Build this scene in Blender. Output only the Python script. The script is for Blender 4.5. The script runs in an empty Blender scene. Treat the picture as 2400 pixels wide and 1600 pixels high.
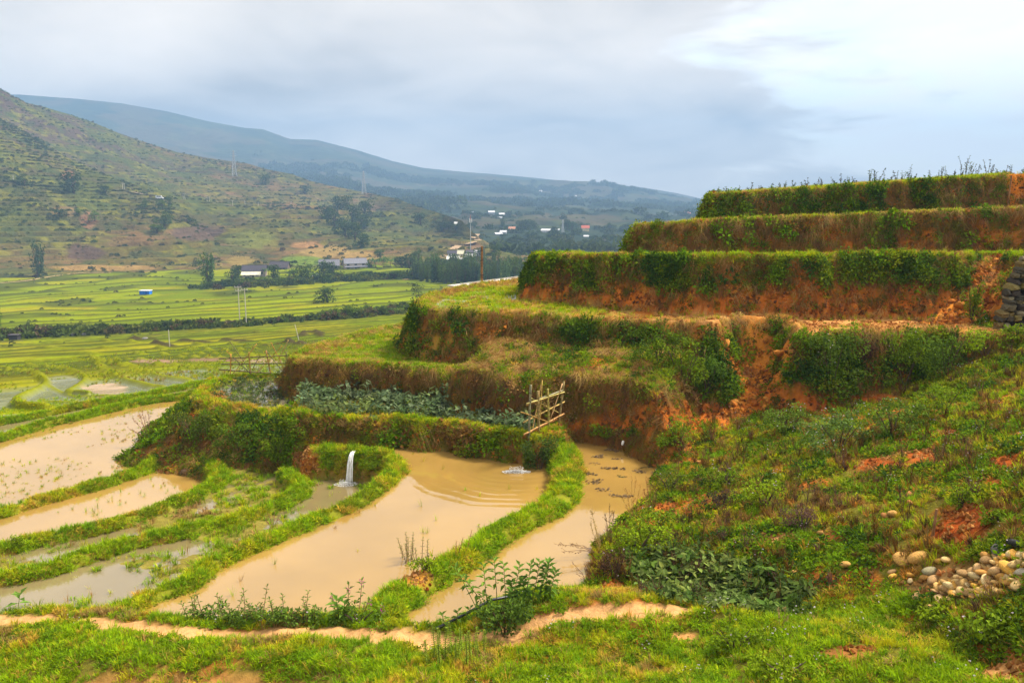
import bpy, math, random
import numpy as np
from mathutils import Vector, Matrix

random.seed(7)
rng = np.random.default_rng(11)
sc = bpy.context.scene
COL = sc.collection
R = math.radians

# ------------------------------------------------------------------ camera
CAMZ, FPX, PITCH = 8.0, 2000.0, R(9.93)       # focal length in photo pixels (2400 wide)
CP, SP = math.cos(PITCH), math.sin(PITCH)
cam_d = bpy.data.cameras.new('camera'); cam_d.sensor_width = 36; cam_d.lens = 36 * FPX / 2400
cam_d.clip_start = 0.1; cam_d.clip_end = 30000
cam = bpy.data.objects.new('camera', cam_d); COL.objects.link(cam)
cam.location = (0, 0, CAMZ); cam.rotation_euler = (R(90) - PITCH, 0, 0)
sc.camera = cam

# ------------------------------------------------------------------ render / exposure
sc.render.engine = 'CYCLES'
sc.view_settings.view_transform = 'Standard'; sc.view_settings.look = 'None'
sc.view_settings.gamma = 1; sc.view_settings.use_curve_mapping = False
sc.view_settings.exposure = 2.4
cy = sc.cycles
cy.max_bounces = 5; cy.diffuse_bounces = 2; cy.glossy_bounces = 2; cy.transmission_bounces = 2
cy.volume_bounces = 0; cy.transparent_max_bounces = 4
cy.caustics_reflective = False; cy.caustics_refractive = False
cy.use_denoising = True

# ------------------------------------------------------------------ world
SUN_EL, SUN_AZ = R(52), R(66)                 # azimuth clockwise from the view direction (+Y)
w = bpy.data.worlds.new('World'); sc.world = w; w.use_nodes = True
nt = w.node_tree; nt.nodes.clear()
def N(tree, t, **kw):
    n = tree.nodes.new(t)
    for k, v in kw.items(): setattr(n, k, v)
    return n
def L(tree, a, b): tree.links.new(a, b)
def mathn(tree, op, a, b=None, c=None, clamp=False):
    n = tree.nodes.new('ShaderNodeMath'); n.operation = op; n.use_clamp = clamp
    for i, v in enumerate((a, b, c)):
        if v is None: continue
        if isinstance(v, (int, float)): n.inputs[i].default_value = v
        else: tree.links.new(v, n.inputs[i])
    return n.outputs[0]
def mixc(tree, fac, a, b, blend='MIX'):
    n = tree.nodes.new('ShaderNodeMix'); n.data_type = 'RGBA'; n.blend_type = blend
    n.clamp_factor = True
    for s, v in ((n.inputs[0], fac), (n.inputs[6], a), (n.inputs[7], b)):
        if isinstance(v, (int, float)): s.default_value = v
        elif isinstance(v, (tuple, list)): s.default_value = (*v[:3], 1)
        else: tree.links.new(v, s)
    return n.outputs[2]
def ramp(tree, fac, stops):
    n = tree.nodes.new('ShaderNodeValToRGB'); e = n.color_ramp.elements
    while len(e) < len(stops): e.new(0.5)
    for el, (p, c) in zip(e, stops):
        el.position = p; el.color = (*c, 1) if len(c) == 3 else c
    tree.links.new(fac, n.inputs[0]); return n.outputs[0]
def mapr(tree, v, a, b, c=0, d=1):
    n = tree.nodes.new('ShaderNodeMapRange'); n.interpolation_type = 'SMOOTHSTEP'
    tree.links.new(v, n.inputs[0])
    for i, x in enumerate((a, b, c, d)): n.inputs[i + 1].default_value = x
    return n.outputs[0]

sky = N(nt, 'ShaderNodeTexSky', sky_type='NISHITA'); sky.sun_disc = False
sky.sun_elevation = SUN_EL; sky.sun_rotation = SUN_AZ; sky.altitude = 900; sky.dust_density = 3.0
skyd = mixc(nt, 1.0, sky.outputs[0], (0.06, 0.06, 0.06), 'MULTIPLY')
tc = N(nt, 'ShaderNodeTexCoord'); sx = N(nt, 'ShaderNodeSeparateXYZ'); L(nt, tc.outputs['Generated'], sx.inputs[0])
zz = mathn(nt, 'ADD', mathn(nt, 'MAXIMUM', sx.outputs[2], 0.0), 0.22)
cx = N(nt, 'ShaderNodeCombineXYZ')
L(nt, mathn(nt, 'DIVIDE', sx.outputs[0], zz), cx.inputs[0]); L(nt, mathn(nt, 'DIVIDE', sx.outputs[1], zz), cx.inputs[1])
cx.inputs[2].default_value = 3.7
def noise(tree, vec, scale, detail=6, rough=0.55, dist=0.0):
    n = tree.nodes.new('ShaderNodeTexNoise'); n.inputs['Scale'].default_value = scale
    n.inputs['Detail'].default_value = detail; n.inputs['Roughness'].default_value = rough
    n.inputs['Distortion'].default_value = dist
    if vec is not None: tree.links.new(vec, n.inputs['Vector'])
    return n.outputs[0]
n_big = noise(nt, cx.outputs[0], 0.55, 3, 0.5, 0.3)
n_mid = noise(nt, cx.outputs[0], 1.7, 7, 0.55, 0.5)
cl = mathn(nt, 'ADD', mathn(nt, 'MULTIPLY', n_big, 0.55), mathn(nt, 'MULTIPLY', n_mid, 0.45))
cloud = ramp(nt, cl, [(0.36, (0.13, 0.122, 0.116)), (0.47, (0.20, 0.184, 0.168)), (0.6, (0.262, 0.237, 0.210))])
# the cloud deck breaks up towards the right-hand side of the sky (and goes on breaking up beyond it)
az = mathn(nt, 'ADD', sx.outputs[0], mathn(nt, 'MULTIPLY', sx.outputs[2], 0.25))
brk = mathn(nt, 'ADD', az, mathn(nt, 'MULTIPLY', mathn(nt, 'SUBTRACT', n_mid, 0.5), 0.75))
brk = mapr(nt, brk, 0.27, 0.40)
n_fine = noise(nt, cx.outputs[0], 2.6, 8, 0.6, 0.2)
lit = mixc(nt, mapr(nt, n_fine, 0.40, 0.62, 0.55, 1), skyd, (0.33, 0.315, 0.295))
skyc = mixc(nt, brk, cloud, lit)
bg = N(nt, 'ShaderNodeBackground'); bg.inputs[1].default_value = 1.0; L(nt, skyc, bg.inputs[0])
wo = N(nt, 'ShaderNodeOutputWorld'); L(nt, bg.outputs[0], wo.inputs[0])

# ------------------------------------------------------------------ sun (veiled by cloud)
sd_ = bpy.data.lights.new('sun', 'SUN'); sd_.energy = 1.5; sd_.angle = R(11); sd_.color = (1.0, 0.90, 0.74)
sun = bpy.data.objects.new('sun', sd_); COL.objects.link(sun)
sdir = Vector((math.sin(SUN_AZ) * math.cos(SUN_EL), math.cos(SUN_AZ) * math.cos(SUN_EL), math.sin(SUN_EL)))
sun.rotation_euler = sdir.to_track_quat('Z', 'Y').to_euler(); sun.location = (0, 0, 60)

# ------------------------------------------------------------------ pixel <-> place
def ray(px, py):
    r, u = (px - 1200) / FPX, -(py - 800) / FPX
    return np.array((r, CP + u * SP, -SP + u * CP))
def P(px, py, z):                              # where the sight line meets level z
    d = ray(px, py); t = (z - CAMZ) / d[2]
    return (d[0] * t, d[1] * t)
def PD(px, y):                                 # azimuth of a pixel column at depth y (near the horizon row)
    return ((px - 1200) / FPX * y / CP, y)
def proj(X, Y, Z):
    f = Y * CP - (Z - CAMZ) * SP; u = Y * SP + (Z - CAMZ) * CP
    return 1200 + FPX * X / f, 800 - FPX * u / f
def PL(pts, z): return np.array([P(a, b, z) for a, b in pts])

# ------------------------------------------------------------------ numpy noise
_tab = np.random.default_rng(5).random((256, 256)).astype(np.float32)
def vn(x, y):
    xi = np.floor(x).astype(int); yi = np.floor(y).astype(int)
    fx = x - xi; fy = y - yi; fx = fx * fx * (3 - 2 * fx); fy = fy * fy * (3 - 2 * fy)
    a = _tab[xi & 255, yi & 255]; b = _tab[(xi + 1) & 255, yi & 255]
    c = _tab[xi & 255, (yi + 1) & 255]; d = _tab[(xi + 1) & 255, (yi + 1) & 255]
    return a + (b - a) * fx + (c - a) * fy + (a - b - c + d) * fx * fy
def fbm(x, y, s, o=4, seed=0.0):
    x = np.asarray(x, float); y = np.asarray(y, float)
    v = 0; a = 0.5; t = 0
    for i in range(o):
        v = v + a * vn(x * s + 17.3 * i + seed * 7.7, y * s - 9.1 * i + seed * 3.3); t += a; a *= 0.5; s *= 2.03
    return v / t
def sst(a, b, v):
    t = np.clip((v - a) / (b - a), 0, 1); return t * t * (3 - 2 * t)
def seg(X, Y, pts, zs=None, closed=False):
    pts = np.asarray(pts, float); n = len(pts); best = np.full(X.shape, 1e9); zz = np.zeros(X.shape)
    for i in range(n if closed else n - 1):
        a, b = pts[i], pts[(i + 1) % n]; e = b - a; l2 = max(e @ e, 1e-9)
        t = np.clip(((X - a[0]) * e[0] + (Y - a[1]) * e[1]) / l2, 0, 1)
        d = np.hypot(X - a[0] - t * e[0], Y - a[1] - t * e[1]); m = d < best
        best = np.where(m, d, best)
        if zs is not None: zz = np.where(m, zs[i] + t * (zs[(i + 1) % n] - zs[i]), zz)
    return (best, zz) if zs is not None else best
def inside(X, Y, pts):
    pts = np.asarray(pts, float); r = np.zeros(X.shape, bool); n = len(pts)
    for i in range(n):
        (x1, y1), (x2, y2) = pts[i], pts[(i + 1) % n]
        if y1 == y2: continue
        c = (y1 > Y) != (y2 > Y)
        r ^= c & (X < (x2 - x1) * (Y - y1) / (y2 - y1) + x1)
    return r
def sdist(X, Y, pts):
    d = seg(X, Y, pts, closed=True); return np.where(inside(X, Y, pts), -d, d)
def smooth_line(pts, n=6):                      # Catmull-Rom through the points
    p = np.asarray(pts, float); q = np.vstack([2 * p[0] - p[1], p, 2 * p[-1] - p[-2]]); out = []
    for i in range(1, len(q) - 2):
        for k in range(n):
            t = k / n
            out.append(0.5 * (2 * q[i] + (q[i + 1] - q[i - 1]) * t + (2 * q[i - 1] - 5 * q[i] + 4 * q[i + 1] - q[i + 2]) * t * t
                              + (3 * q[i] - q[i - 1] - 3 * q[i + 1] + q[i + 2]) * t ** 3))
    out.append(p[-1]); return np.array(out)

# ------------------------------------------------------------------ scene helpers
def tag(o, label=None, cat=None, group=None, kind=None):
    if label: o['label'] = label
    if cat: o['category'] = cat
    if group: o['group'] = group
    if kind: o['kind'] = kind
    return o
def link(name, me, mat=None, parent=None, loc=None):
    o = bpy.data.objects.new(name, me); COL.objects.link(o)
    if mat is not None and me is not None and not me.materials: me.materials.append(mat)
    if parent is not None: o.parent = parent
    if loc is not None: o.location = loc
    return o
def empty(name, loc, rz=0.0):
    o = bpy.data.objects.new(name, None); COL.objects.link(o); o.empty_display_size = 0.2
    o.location = loc; o.rotation_euler = (0, 0, rz); return o
def npmesh(name, V, F, smooth=True, col=None, wet=None):
    V = np.asarray(V, np.float32); F = np.asarray(F, np.int32); k = F.shape[1]
    me = bpy.data.meshes.new(name); me.vertices.add(len(V)); me.vertices.foreach_set('co', V.ravel())
    me.loops.add(F.size); me.loops.foreach_set('vertex_index', F.ravel())
    me.polygons.add(len(F)); me.polygons.foreach_set('loop_start', np.arange(0, F.size, k, dtype=np.int32))
    me.polygons.foreach_set('loop_total', np.full(len(F), k, np.int32))
    if col is not None:
        a = me.attributes.new('Col', 'FLOAT_COLOR', 'POINT')
        c = np.ones((len(V), 4), np.float32); c[:, :3] = col; a.data.foreach_set('color', c.ravel())
    if wet is not None:
        a = me.attributes.new('wet', 'FLOAT', 'POINT'); a.data.foreach_set('value', np.asarray(wet, np.float32))
    if smooth: me.polygons.foreach_set('use_smooth', np.ones(len(F), bool))
    me.update(calc_edges=True); return me
class MB:                                        # mesh builder: collects shapes into one mesh
    def __init__(s): s.v = []; s.f = []
    def box(s, c, size, rz=0.0, taper=1.0):
        x, y, z = (d / 2 for d in size); b = len(s.v); ca, sa = math.cos(rz), math.sin(rz)
        for dz, k in ((-z, 1.0), (z, taper)):
            for dx, dy in ((-x, -y), (x, -y), (x, y), (-x, y)):
                dx *= k; dy *= k
                s.v.append((c[0] + dx * ca - dy * sa, c[1] + dx * sa + dy * ca, c[2] + dz))
        s.f += [tuple(b + i for i in q) for q in ((3, 2, 1, 0), (4, 5, 6, 7), (0, 1, 5, 4), (1, 2, 6, 5), (2, 3, 7, 6), (3, 0, 4, 7))]
        return s
    def tube(s, pts, rad, n=6, cap=True):
        pts = [Vector(p) for p in pts]; m = len(pts); b = len(s.v)
        rad = rad if isinstance(rad, (list, tuple)) else [rad] * m
        for i, p in enumerate(pts):
            d = (pts[min(i + 1, m - 1)] - pts[max(i - 1, 0)]).normalized()
            u = d.orthogonal().normalized() if abs(d.z) > 0.95 else d.cross(Vector((0, 0, 1))).normalized()
            v = d.cross(u)
            for k in range(n):
                a = 2 * math.pi * k / n; s.v.append(tuple(p + (u * math.cos(a) + v * math.sin(a)) * rad[i]))
        for i in range(m - 1):
            for k in range(n):
                s.f.append((b + i * n + k, b + i * n + (k + 1) % n, b + (i + 1) * n + (k + 1) % n, b + (i + 1) * n + k))
        if cap:
            s.f.append(tuple(b + k for k in range(n))[::-1]); s.f.append(tuple(b + (m - 1) * n + k for k in range(n)))
        return s
    def poly(s, pts):
        b = len(s.v); s.v += [tuple(p) for p in pts]; s.f.append(tuple(range(b, b + len(pts)))); return s
    def leaf(s, p, d, nrm, ln, wd, fold=0.25):   # folded four-corner leaf
        p = Vector(p); d = Vector(d).normalized(); nrm = Vector(nrm); sd = d.cross(nrm)
        if sd.length < 1e-4: sd = d.orthogonal()
        sd.normalize(); up = sd.cross(d)
        b = len(s.v); m = p + d * ln * 0.45
        s.v += [tuple(p), tuple(m + sd * wd / 2 + up * wd * fold), tuple(p + d * ln - up * ln * 0.08), tuple(m - sd * wd / 2 + up * wd * fold)]
        s.f += [(b, b + 1, b + 2), (b, b + 2, b + 3)]; return s
    def blade(s, p, d, ln, wd, bend=0.5):
        p = Vector(p); d = Vector(d).normalized(); sd = d.cross(Vector((0, 0, 1)))
        if sd.length < 1e-3: a = random.uniform(0, 6.28); sd = Vector((math.cos(a), math.sin(a), 0))
        sd.normalize(); h = Vector((d.x, d.y, 0)); b = len(s.v)
        m = p + d * ln * 0.55; t = p + d * ln + h * ln * bend * 0.6 - Vector((0, 0, ln * bend * 0.35))
        s.v += [tuple(p - sd * wd / 2), tuple(p + sd * wd / 2), tuple(m + sd * wd * 0.42), tuple(m - sd * wd * 0.42), tuple(t)]
        s.f += [(b, b + 1, b + 2, b + 3), (b + 3, b + 2, b + 4)]; return s
    def mesh(s, name, smooth=False):
        me = bpy.data.meshes.new(name); me.from_pydata(s.v, [], s.f)
        if smooth: me.polygons.foreach_set('use_smooth', [True] * len(me.polygons))
        me.update(); return me
    def build(s, name, mat, parent=None, smooth=False): return link(name, s.mesh(name, smooth), mat, parent)

# ------------------------------------------------------------------ materials
def material(name):
    m = bpy.data.materials.new(name); m.use_nodes = True; t = m.node_tree
    b = next(n for n in t.nodes if n.type == 'BSDF_PRINCIPLED'); return m, t, b
def bump(t, b, h, strength, dist=0.05):
    n = t.nodes.new('ShaderNodeBump'); n.inputs['Strength'].default_value = strength; n.inputs['Distance'].default_value = dist
    t.links.new(h, n.inputs['Height']); t.links.new(n.outputs[0], b.inputs['Normal'])
def ground_mat(name, fine, coarse, amt=0.5, bmp=0.6, bdist=0.04):
    m, t, b = material(name)
    a = t.nodes.new('ShaderNodeAttribute'); a.attribute_name = 'Col'
    g = t.nodes.new('ShaderNodeNewGeometry')
    n1 = noise(t, g.outputs['Position'], fine, 5, 0.65); n2 = noise(t, g.outputs['Position'], coarse, 4, 0.6)
    k = mathn(t, 'ADD', mathn(t, 'MULTIPLY', n1, 0.6), mathn(t, 'MULTIPLY', n2, 0.4))
    k = mathn(t, 'ADD', mathn(t, 'MULTIPLY', mathn(t, 'SUBTRACT', k, 0.5), amt * 4), 1.0)
    k = mathn(t, 'MAXIMUM', k, 0.15)
    vm = t.nodes.new('ShaderNodeVectorMath'); vm.operation = 'SCALE'; t.links.new(a.outputs['Color'], vm.inputs[0]); t.links.new(k, vm.inputs['Scale'])
    t.links.new(vm.outputs[0], b.inputs['Base Color'])
    wt = t.nodes.new('ShaderNodeAttribute'); wt.attribute_name = 'wet'
    t.links.new(mathn(t, 'SUBTRACT', 0.92, mathn(t, 'MULTIPLY', wt.outputs['Fac'], 0.8)), b.inputs['Roughness'])
    t.links.new(mathn(t, 'ADD', mathn(t, 'MULTIPLY', wt.outputs['Fac'], 0.6), 0.0), b.inputs['Specular IOR Level'])
    if bmp: bump(t, b, n1, bmp, bdist)
    return m
def plain(name, c, rough=0.8, var=0.25, scale=8.0, spec=0.2, metallic=0.0, bmp=0.0):
    m, t, b = material(name)
    tx = t.nodes.new('ShaderNodeTexCoord'); n1 = noise(t, tx.outputs['Object'], scale, 5, 0.6)
    k = mapr(t, n1, 0.3, 0.7, 1 - var, 1 + var)
    vm = t.nodes.new('ShaderNodeVectorMath'); vm.operation = 'SCALE'; vm.inputs[0].default_value = c; t.links.new(k, vm.inputs['Scale'])
    t.links.new(vm.outputs[0], b.inputs['Base Color']); b.inputs['Roughness'].default_value = rough
    b.inputs['Specular IOR Level'].default_value = spec; b.inputs['Metallic'].default_value = metallic
    if bmp: bump(t, b, n1, bmp, 0.02)
    return m
def leafmat(name, source):                       # source 'inst' = colour carried by each scattered plant, 'obj' = object colour
    m, t, b = material(name)
    if source == 'inst':
        a = t.nodes.new('ShaderNodeAttribute'); a.attribute_type = 'INSTANCER'; a.attribute_name = 'tint'; c = a.outputs['Color']
    else:
        a = t.nodes.new('ShaderNodeObjectInfo'); c = a.outputs['Color']
    g = t.nodes.new('ShaderNodeNewGeometry')
    k = mapr(t, g.outputs['Random Per Island'], 0, 1, 0.6, 1.4)
    vm = t.nodes.new('ShaderNodeVectorMath'); vm.operation = 'SCALE'; t.links.new(c, vm.inputs[0]); t.links.new(k, vm.inputs['Scale'])
    t.links.new(vm.outputs[0], b.inputs['Base Color']); b.inputs['Roughness'].default_value = 0.7; b.inputs['Specular IOR Level'].default_value = 0.06
    tr = t.nodes.new('ShaderNodeBsdfTranslucent'); t.links.new(vm.outputs[0], tr.inputs[0])
    mx = t.nodes.new('ShaderNodeMixShader'); mx.inputs[0].default_value = 0.38
    t.links.new(b.outputs[0], mx.inputs[1]); t.links.new(tr.outputs[0], mx.inputs[2])
    t.links.new(mx.outputs[0], next(n for n in t.nodes if n.type == 'OUTPUT_MATERIAL').inputs[0])
    return m
LEAF_I = leafmat('scattered_leaf', 'inst'); LEAF_O = leafmat('plant_leaf', 'obj')
GROUND = ground_mat('terrace_soil', 5.0, 0.9, 0.55, 0.9, 0.07)
FIELD = ground_mat('field_soil', 0.9, 0.12, 0.35, 0.5, 0.2)
HILL = ground_mat('hill_soil', 0.22, 0.03, 0.5, 0.9, 2.5)
FARHILL = ground_mat('far_hill_soil', 0.03, 0.006, 0.4, 0.6, 8.0)
# ================================================================== VALLEY (paddies beyond the ponds)
VS = np.array([0, 34, 48, 60, 80, 110, 180, 280, 400, 520, 900, 3000.])
VZ = np.array([-2.0, -2.35, -3.3, -4.8, -8, -12.5, -20.5, -27, -31, -31.5, -32, -33.])
def vbase(X, Y):
    s = 0.85 * Y - 0.5 * X
    return np.interp(s, VS, VZ), s
def onV(px, py):                                # sight line onto the smooth valley surface
    d = ray(px, py); t = np.linspace(20, 900, 9000); x, y, z = d[0] * t, d[1] * t, CAMZ + d[2] * t
    m = z < vbase(x, y)[0]; k = np.argmax(m)
    return (x[k], y[k]) if m[k] else (1e6, 1e6)
VB = [  # traced paddy banks: pixel line, height, half width
    ([(-260, 872), (-120, 868), (0, 876), (69, 882), (100, 896), (107, 907), (69, 927), (38, 944), (50, 955), (110, 962)], 0.55, 0.55),
    ([(0, 866), (96, 869), (155, 876), (200, 893), (172, 917), (165, 924), (207, 929)], 0.5, 0.45),
    ([(110, 905), (160, 928), (215, 931), (330, 929), (420, 915)], 0.2, 0.25),
    ([(60, 858), (207, 851), (241, 872), (293, 894), (344, 907), (382, 913)], 0.45, 0.5),
    ([(207, 851), (310, 869), (379, 886), (448, 896)], 0.4, 0.4),
    ([(230, 858), (293, 865), (379, 863), (482, 867), (540, 878)], 0.35, 0.4),
    ([(-200, 880), (0, 858), (120, 852), (230, 846), (330, 852), (430, 846), (560, 850)], 0.35, 0.5),
    ([(-200, 846), (100, 838), (300, 836), (520, 838), (640, 846)], 0.35, 0.6),
    ([(-200, 828), (150, 822), (400, 824), (600, 828)], 0.4, 0.7),
    ([(0, 812), (250, 806), (420, 814), (680, 812)], 0.4, 0.7),
    ([(40, 953), (120, 944), (230, 950), (300, 940), (400, 925)], 0.2, 0.3),
]
VB = [(smooth_line([onV(a, b) for a, b in l], 5), h, wd) for l, h, wd in VB]
VD = [  # dark earth banks out in the green field
    ([(420, 807), (520, 806), (613, 803)], 1.0, 1.1), ([(315, 801), (350, 803), (386, 798)], 1.0, 1.2), ([(362, 812), (413, 816)], 0.8, 0.9),
    ([(620, 815), (680, 812), (712, 815)], 1.0, 1.2), ([(710, 795), (716, 785), (735, 783), (756, 794)], 1.0, 1.0), ([(350, 792), (372, 795)], 0.7, 0.8)]
VD = [(smooth_line([onV(a, b) for a, b in l], 4), h, wd) for l, h, wd in VD]
def valley(X, Y, full=False):
    b, s = vbase(X, Y)
    n = (fbm(X, Y, 1 / 55., 3, 1.0) - 0.5) * 0.75
    amt = sst(62, 95, s)
    st = np.where(s < 150, 0.7, 0.85)
    q = (b + n * 5.0) / st
    fl = np.floor(q); fr = q - fl
    zq = (fl + sst(0.0, 0.22, fr)) * st - n * 5.0 * (1 - sst(85, 140, s) * 0.0)
    zt = np.where(s < 150, (fl + sst(0.0, 0.25, fr)) * st - n * 5.0, (fl + sst(0.0, 0.25, fr)) * st - n * 5.0)
    lip = np.exp(-((fr - 0.27) / 0.07) ** 2)
    z = b * (1 - amt) + (zt + 0.12 * lip) * amt
    bank = np.zeros(X.shape); dark = np.zeros(X.shape)
    if s.min() < 200:
        for l, h, wd in VB:
            d = seg(X, Y, l); p = np.clip(1.35 - d * (.9 + .2 * fbm(X, Y, .9, 2, 3.)) / (wd * .55), 0, 1); z = z + .75 * h * p * p * (3 - 2 * p); bank = np.maximum(bank, p)
        for l, h, wd in VD:
            d = seg(X, Y, l) * (0.8 + 0.5 * fbm(X, Y, 0.8, 2)); p = np.clip(1.4 - d / (wd * .6), 0, 1); z = z + h * p * 0.4; dark = np.maximum(dark, p)
    if not full: return z
    return z, s, fl, fr, amt, bank, dark
def valley_col(X, Y):
    z, s, fl, fr, amt, bank, dark = valley(X, Y, True)
    h1 = _tab[(fl.astype(int) * 7) & 255, (np.floor(X / 60 + fbm(X, Y, 0.02, 2) * 3).astype(int) * 13) & 255]
    h2 = fbm(X, Y, 0.05, 4, 4.0); h3 = fbm(X, Y, 0.35, 3, 2.0)
    c = np.zeros(X.shape + (3,))
    g1, g2, g3, br = (np.array(v) for v in ((0.175, 0.215, 0.004), (0.115, 0.155, 0.006), (0.25, 0.225, 0.010), (0.14, 0.095, 0.02)))
    m = sst(0.25, 0.75, h1)[..., None]; c = g2 * (1 - m) + g1 * m
    m = (sst(0.52, 0.75, h2) * 0.75)[..., None]; c = c * (1 - m) + g3 * m
    m = (sst(0.6, 0.8, h3) * 0.35)[..., None]; c = c * (1 - m) + br * m
    # terrace risers and lips
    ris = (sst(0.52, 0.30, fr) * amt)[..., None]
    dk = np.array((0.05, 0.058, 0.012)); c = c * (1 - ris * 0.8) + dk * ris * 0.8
    # wet paddies (grey-green water between the stubble) in the near fields
    wetn = sst(0.46, 0.54, fbm(X, Y, 0.06, 2, 8.0)) * sst(78, 66, s) * (1 - bank)
    for (px, py, rx, ry) in ((450, 880, 90, 14), (150, 905, 60, 26), (240, 945, 110, 16), (60, 990, 120, 20)):
        PX, PY = proj(X, Y, z); wetn = np.maximum(wetn, sst(1.1, 0.85, np.hypot((PX - px) / rx, (PY - py) / ry)) * (1 - bank))
    wetn *= 0.75 + 0.25 * sst(0.35, 0.5, h3)
    m = (wetn * 0.7)[..., None]; c = c * (1 - m) + np.array((0.15, 0.155, 0.085)) * m
    PX, PY = proj(X, Y, z)
    for (px, py, rx, ry, cc) in ((250, 912, 52, 14, (0.42, 0.29, 0.17)), (620, 846, 45, 6, (0.3, 0.22, 0.15)), (370, 845, 60, 4, (0.24, 0.16, 0.1)), (510, 842, 80, 4, (0.2, 0.13, 0.08))):
        m = (sst(1.15, 0.8, np.hypot((PX - px) / rx, (PY - py) / ry) + (h3 - 0.5) * 0.6))[..., None]; c = c * (1 - m) + np.array(cc) * m
    m = sst(0.0, 0.6, bank)[..., None]; c = c * (1 - m) + (np.array((0.16, 0.175, 0.006)) * (0.75 + 0.5 * h3[..., None])) * m
    m = sst(0.1, 0.5, dark)[..., None]; c = c * (1 - m) + np.array((0.06, 0.05, 0.02)) * m
    return c, wetn

# ================================================================== NEAR TERRACES AND PONDS
OF = (-420,)                                     # off-frame continuation column
RIM = {  # pixel lines of the bank tops, with level of the bank top
 'MR': ([(1289, 1012), (1318, 1040), (1332, 1080), (1328, 1120), (1318, 1157), (1261, 1191), (1193, 1225), (1142, 1259), (1091, 1293), (1040, 1323), (982, 1354), (938, 1381), (915, 1408), (895, 1440)], 0.22),
 'LM': ([(735, 1046), (790, 1046), (838, 1051), (890, 1056), (921, 1068), (931, 1090), (903, 1122), (858, 1157), (800, 1189), (708, 1224), (612, 1266), (536, 1296), (474, 1328), (440, 1360), (367, 1384), (306, 1409), (255, 1425)], -0.12),
 'L2': ([(672, 1100), (700, 1120), (706, 1138), (670, 1163), (593, 1197), (497, 1224), (402, 1243), (318, 1258), (237, 1281), (161, 1308), (77, 1331), (0, 1344), (-200, 1375), (-420, 1410)], -0.85),
 'N2': ([(500, 1082), (518, 1105), (505, 1124), (459, 1151), (402, 1174), (333, 1201), (249, 1224), (161, 1243), (57, 1262), (0, 1279), (-200, 1315), (-420, 1355)], -1.08),
 'NO': ([(352, 1055), (369, 1070), (344, 1087), (310, 1104), (230, 1129), (161, 1148), (73, 1171), (0, 1194), (-200, 1240), (-420, 1290)], -1.38),
 'O1': ([(500, 902), (450, 921), (340, 935), (200, 966), (90, 992), (0, 1019), (-200, 1060), (-420, 1105)], -1.65),
 'O2': ([(500, 886), (440, 900), (330, 922), (200, 945), (100, 965), (0, 984), (-200, 1015), (-420, 1050)], -1.95),
}
RIMW = {k: smooth_line(PL(l, z), 4) for k, (l, z) in RIM.items()}
def lev(rim, close, zc): return np.vstack([RIMW[rim], PL(close, zc)])
LEVELS = [  # name, polygon, floor, water level, swampy
 ('O2', lev('O2', [(-420, 1350), (200, 1200), (560, 1000)], -2.0), -2.25, -2.13, 0.10),
 ('O', lev('O1', [(-420, 1400), (200, 1250), (560, 1000)], -1.8), -2.0, -1.85, 0),
 ('N', lev('NO', [(-420, 1450), (200, 1300), (620, 1080)], -1.6), -1.75, -1.56, 0),
 ('L2', lev('N2', [(-420, 1550), (200, 1400), (760, 1120)], -1.3), -1.282, -1.285, 0.17),
 ('L1', lev('L2', [(-420, 1680), (100, 1560), (560, 1480), (1000, 1150), (900, 1020)], -1.0), -1.086, -1.06, 0.18),
 ('M', lev('LM', [(300, 1560), (900, 1520), (1360, 1200), (1400, 1060), (1200, 980), (800, 990)], -0.25), -0.45, -0.25, 0),
 ('R', lev('MR', [(1000, 1560), (1400, 1480), (1640, 1250), (1680, 1020), (1400, 985)], 0.0), -0.22, 0.0, 0),
]
# slope on the right and the grassy foreground: surface through measured points
CTRL = [(0, 1600, .22), (400, 1600, .28), (800, 1600, .42), (1200, 1600, .6), (1600, 1600, .9), (2000, 1600, 1.3), (2400, 1600, 1.75),
 (-200, 1500, .2), (0, 1500, .3), (300, 1530, .34), (700, 1540, .4), (1100, 1560, .5), (60, 1445, .05), (300, 1455, .1), (500, 1480, .16), (850, 1490, .25), (1180, 1508, .36), (1400, 1492, .5), (1650, 1494, .72),
 (0, 1410, -.55), (200, 1420, -.1), (370, 1450, -.02), (600, 1455, .08), (800, 1450, .15), (920, 1475, .14), (1050, 1475, .16), (1180, 1425, .3),
 (1230, 1400, .55), (1330, 1400, .72), (1500, 1412, .82), (1700, 1436, 1.0), (1850, 1460, 1.12), (2000, 1485, 1.25), (2150, 1525, 1.4), (2270, 1575, 1.5),
 (1400, 1385, .12), (1560, 1385, .1), (1700, 1410, .15), (1830, 1440, .35), (1500, 1340, .2), (1640, 1340, .28), (1420, 1320, .22), (1460, 1240, .24), (1530, 1150, .22), (1590, 1050, .2),
 (1400, 1008, .35), (1520, 1008, .42), (1600, 985, .55), (1340, 1020, .25),
 (1700, 1080, .6), (1700, 1200, .55), (1800, 1300, .75), (1900, 1380, .75), (2000, 1440, .8), (2150, 1480, 1.15), (2350, 1540, 1.5),
 (1700, 1000, .7), (1850, 960, .95), (1950, 980, 1.15), (2100, 930, 1.6), (2200, 960, 1.95), (2400, 950, 2.7), (2300, 810, 3.05), (2400, 805, 3.3),
 (1800, 1150, .85), (2000, 1150, 1.3), (2200, 1150, 1.95), (2400, 1150, 2.75), (2000, 1300, 1.2), (2200, 1290, 1.8), (2400, 1290, 2.5), (2250, 1370, 1.75), (2400, 1380, 2.2), (2150, 1410, 1.3), (2400, 1470, 1.95)]
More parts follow.
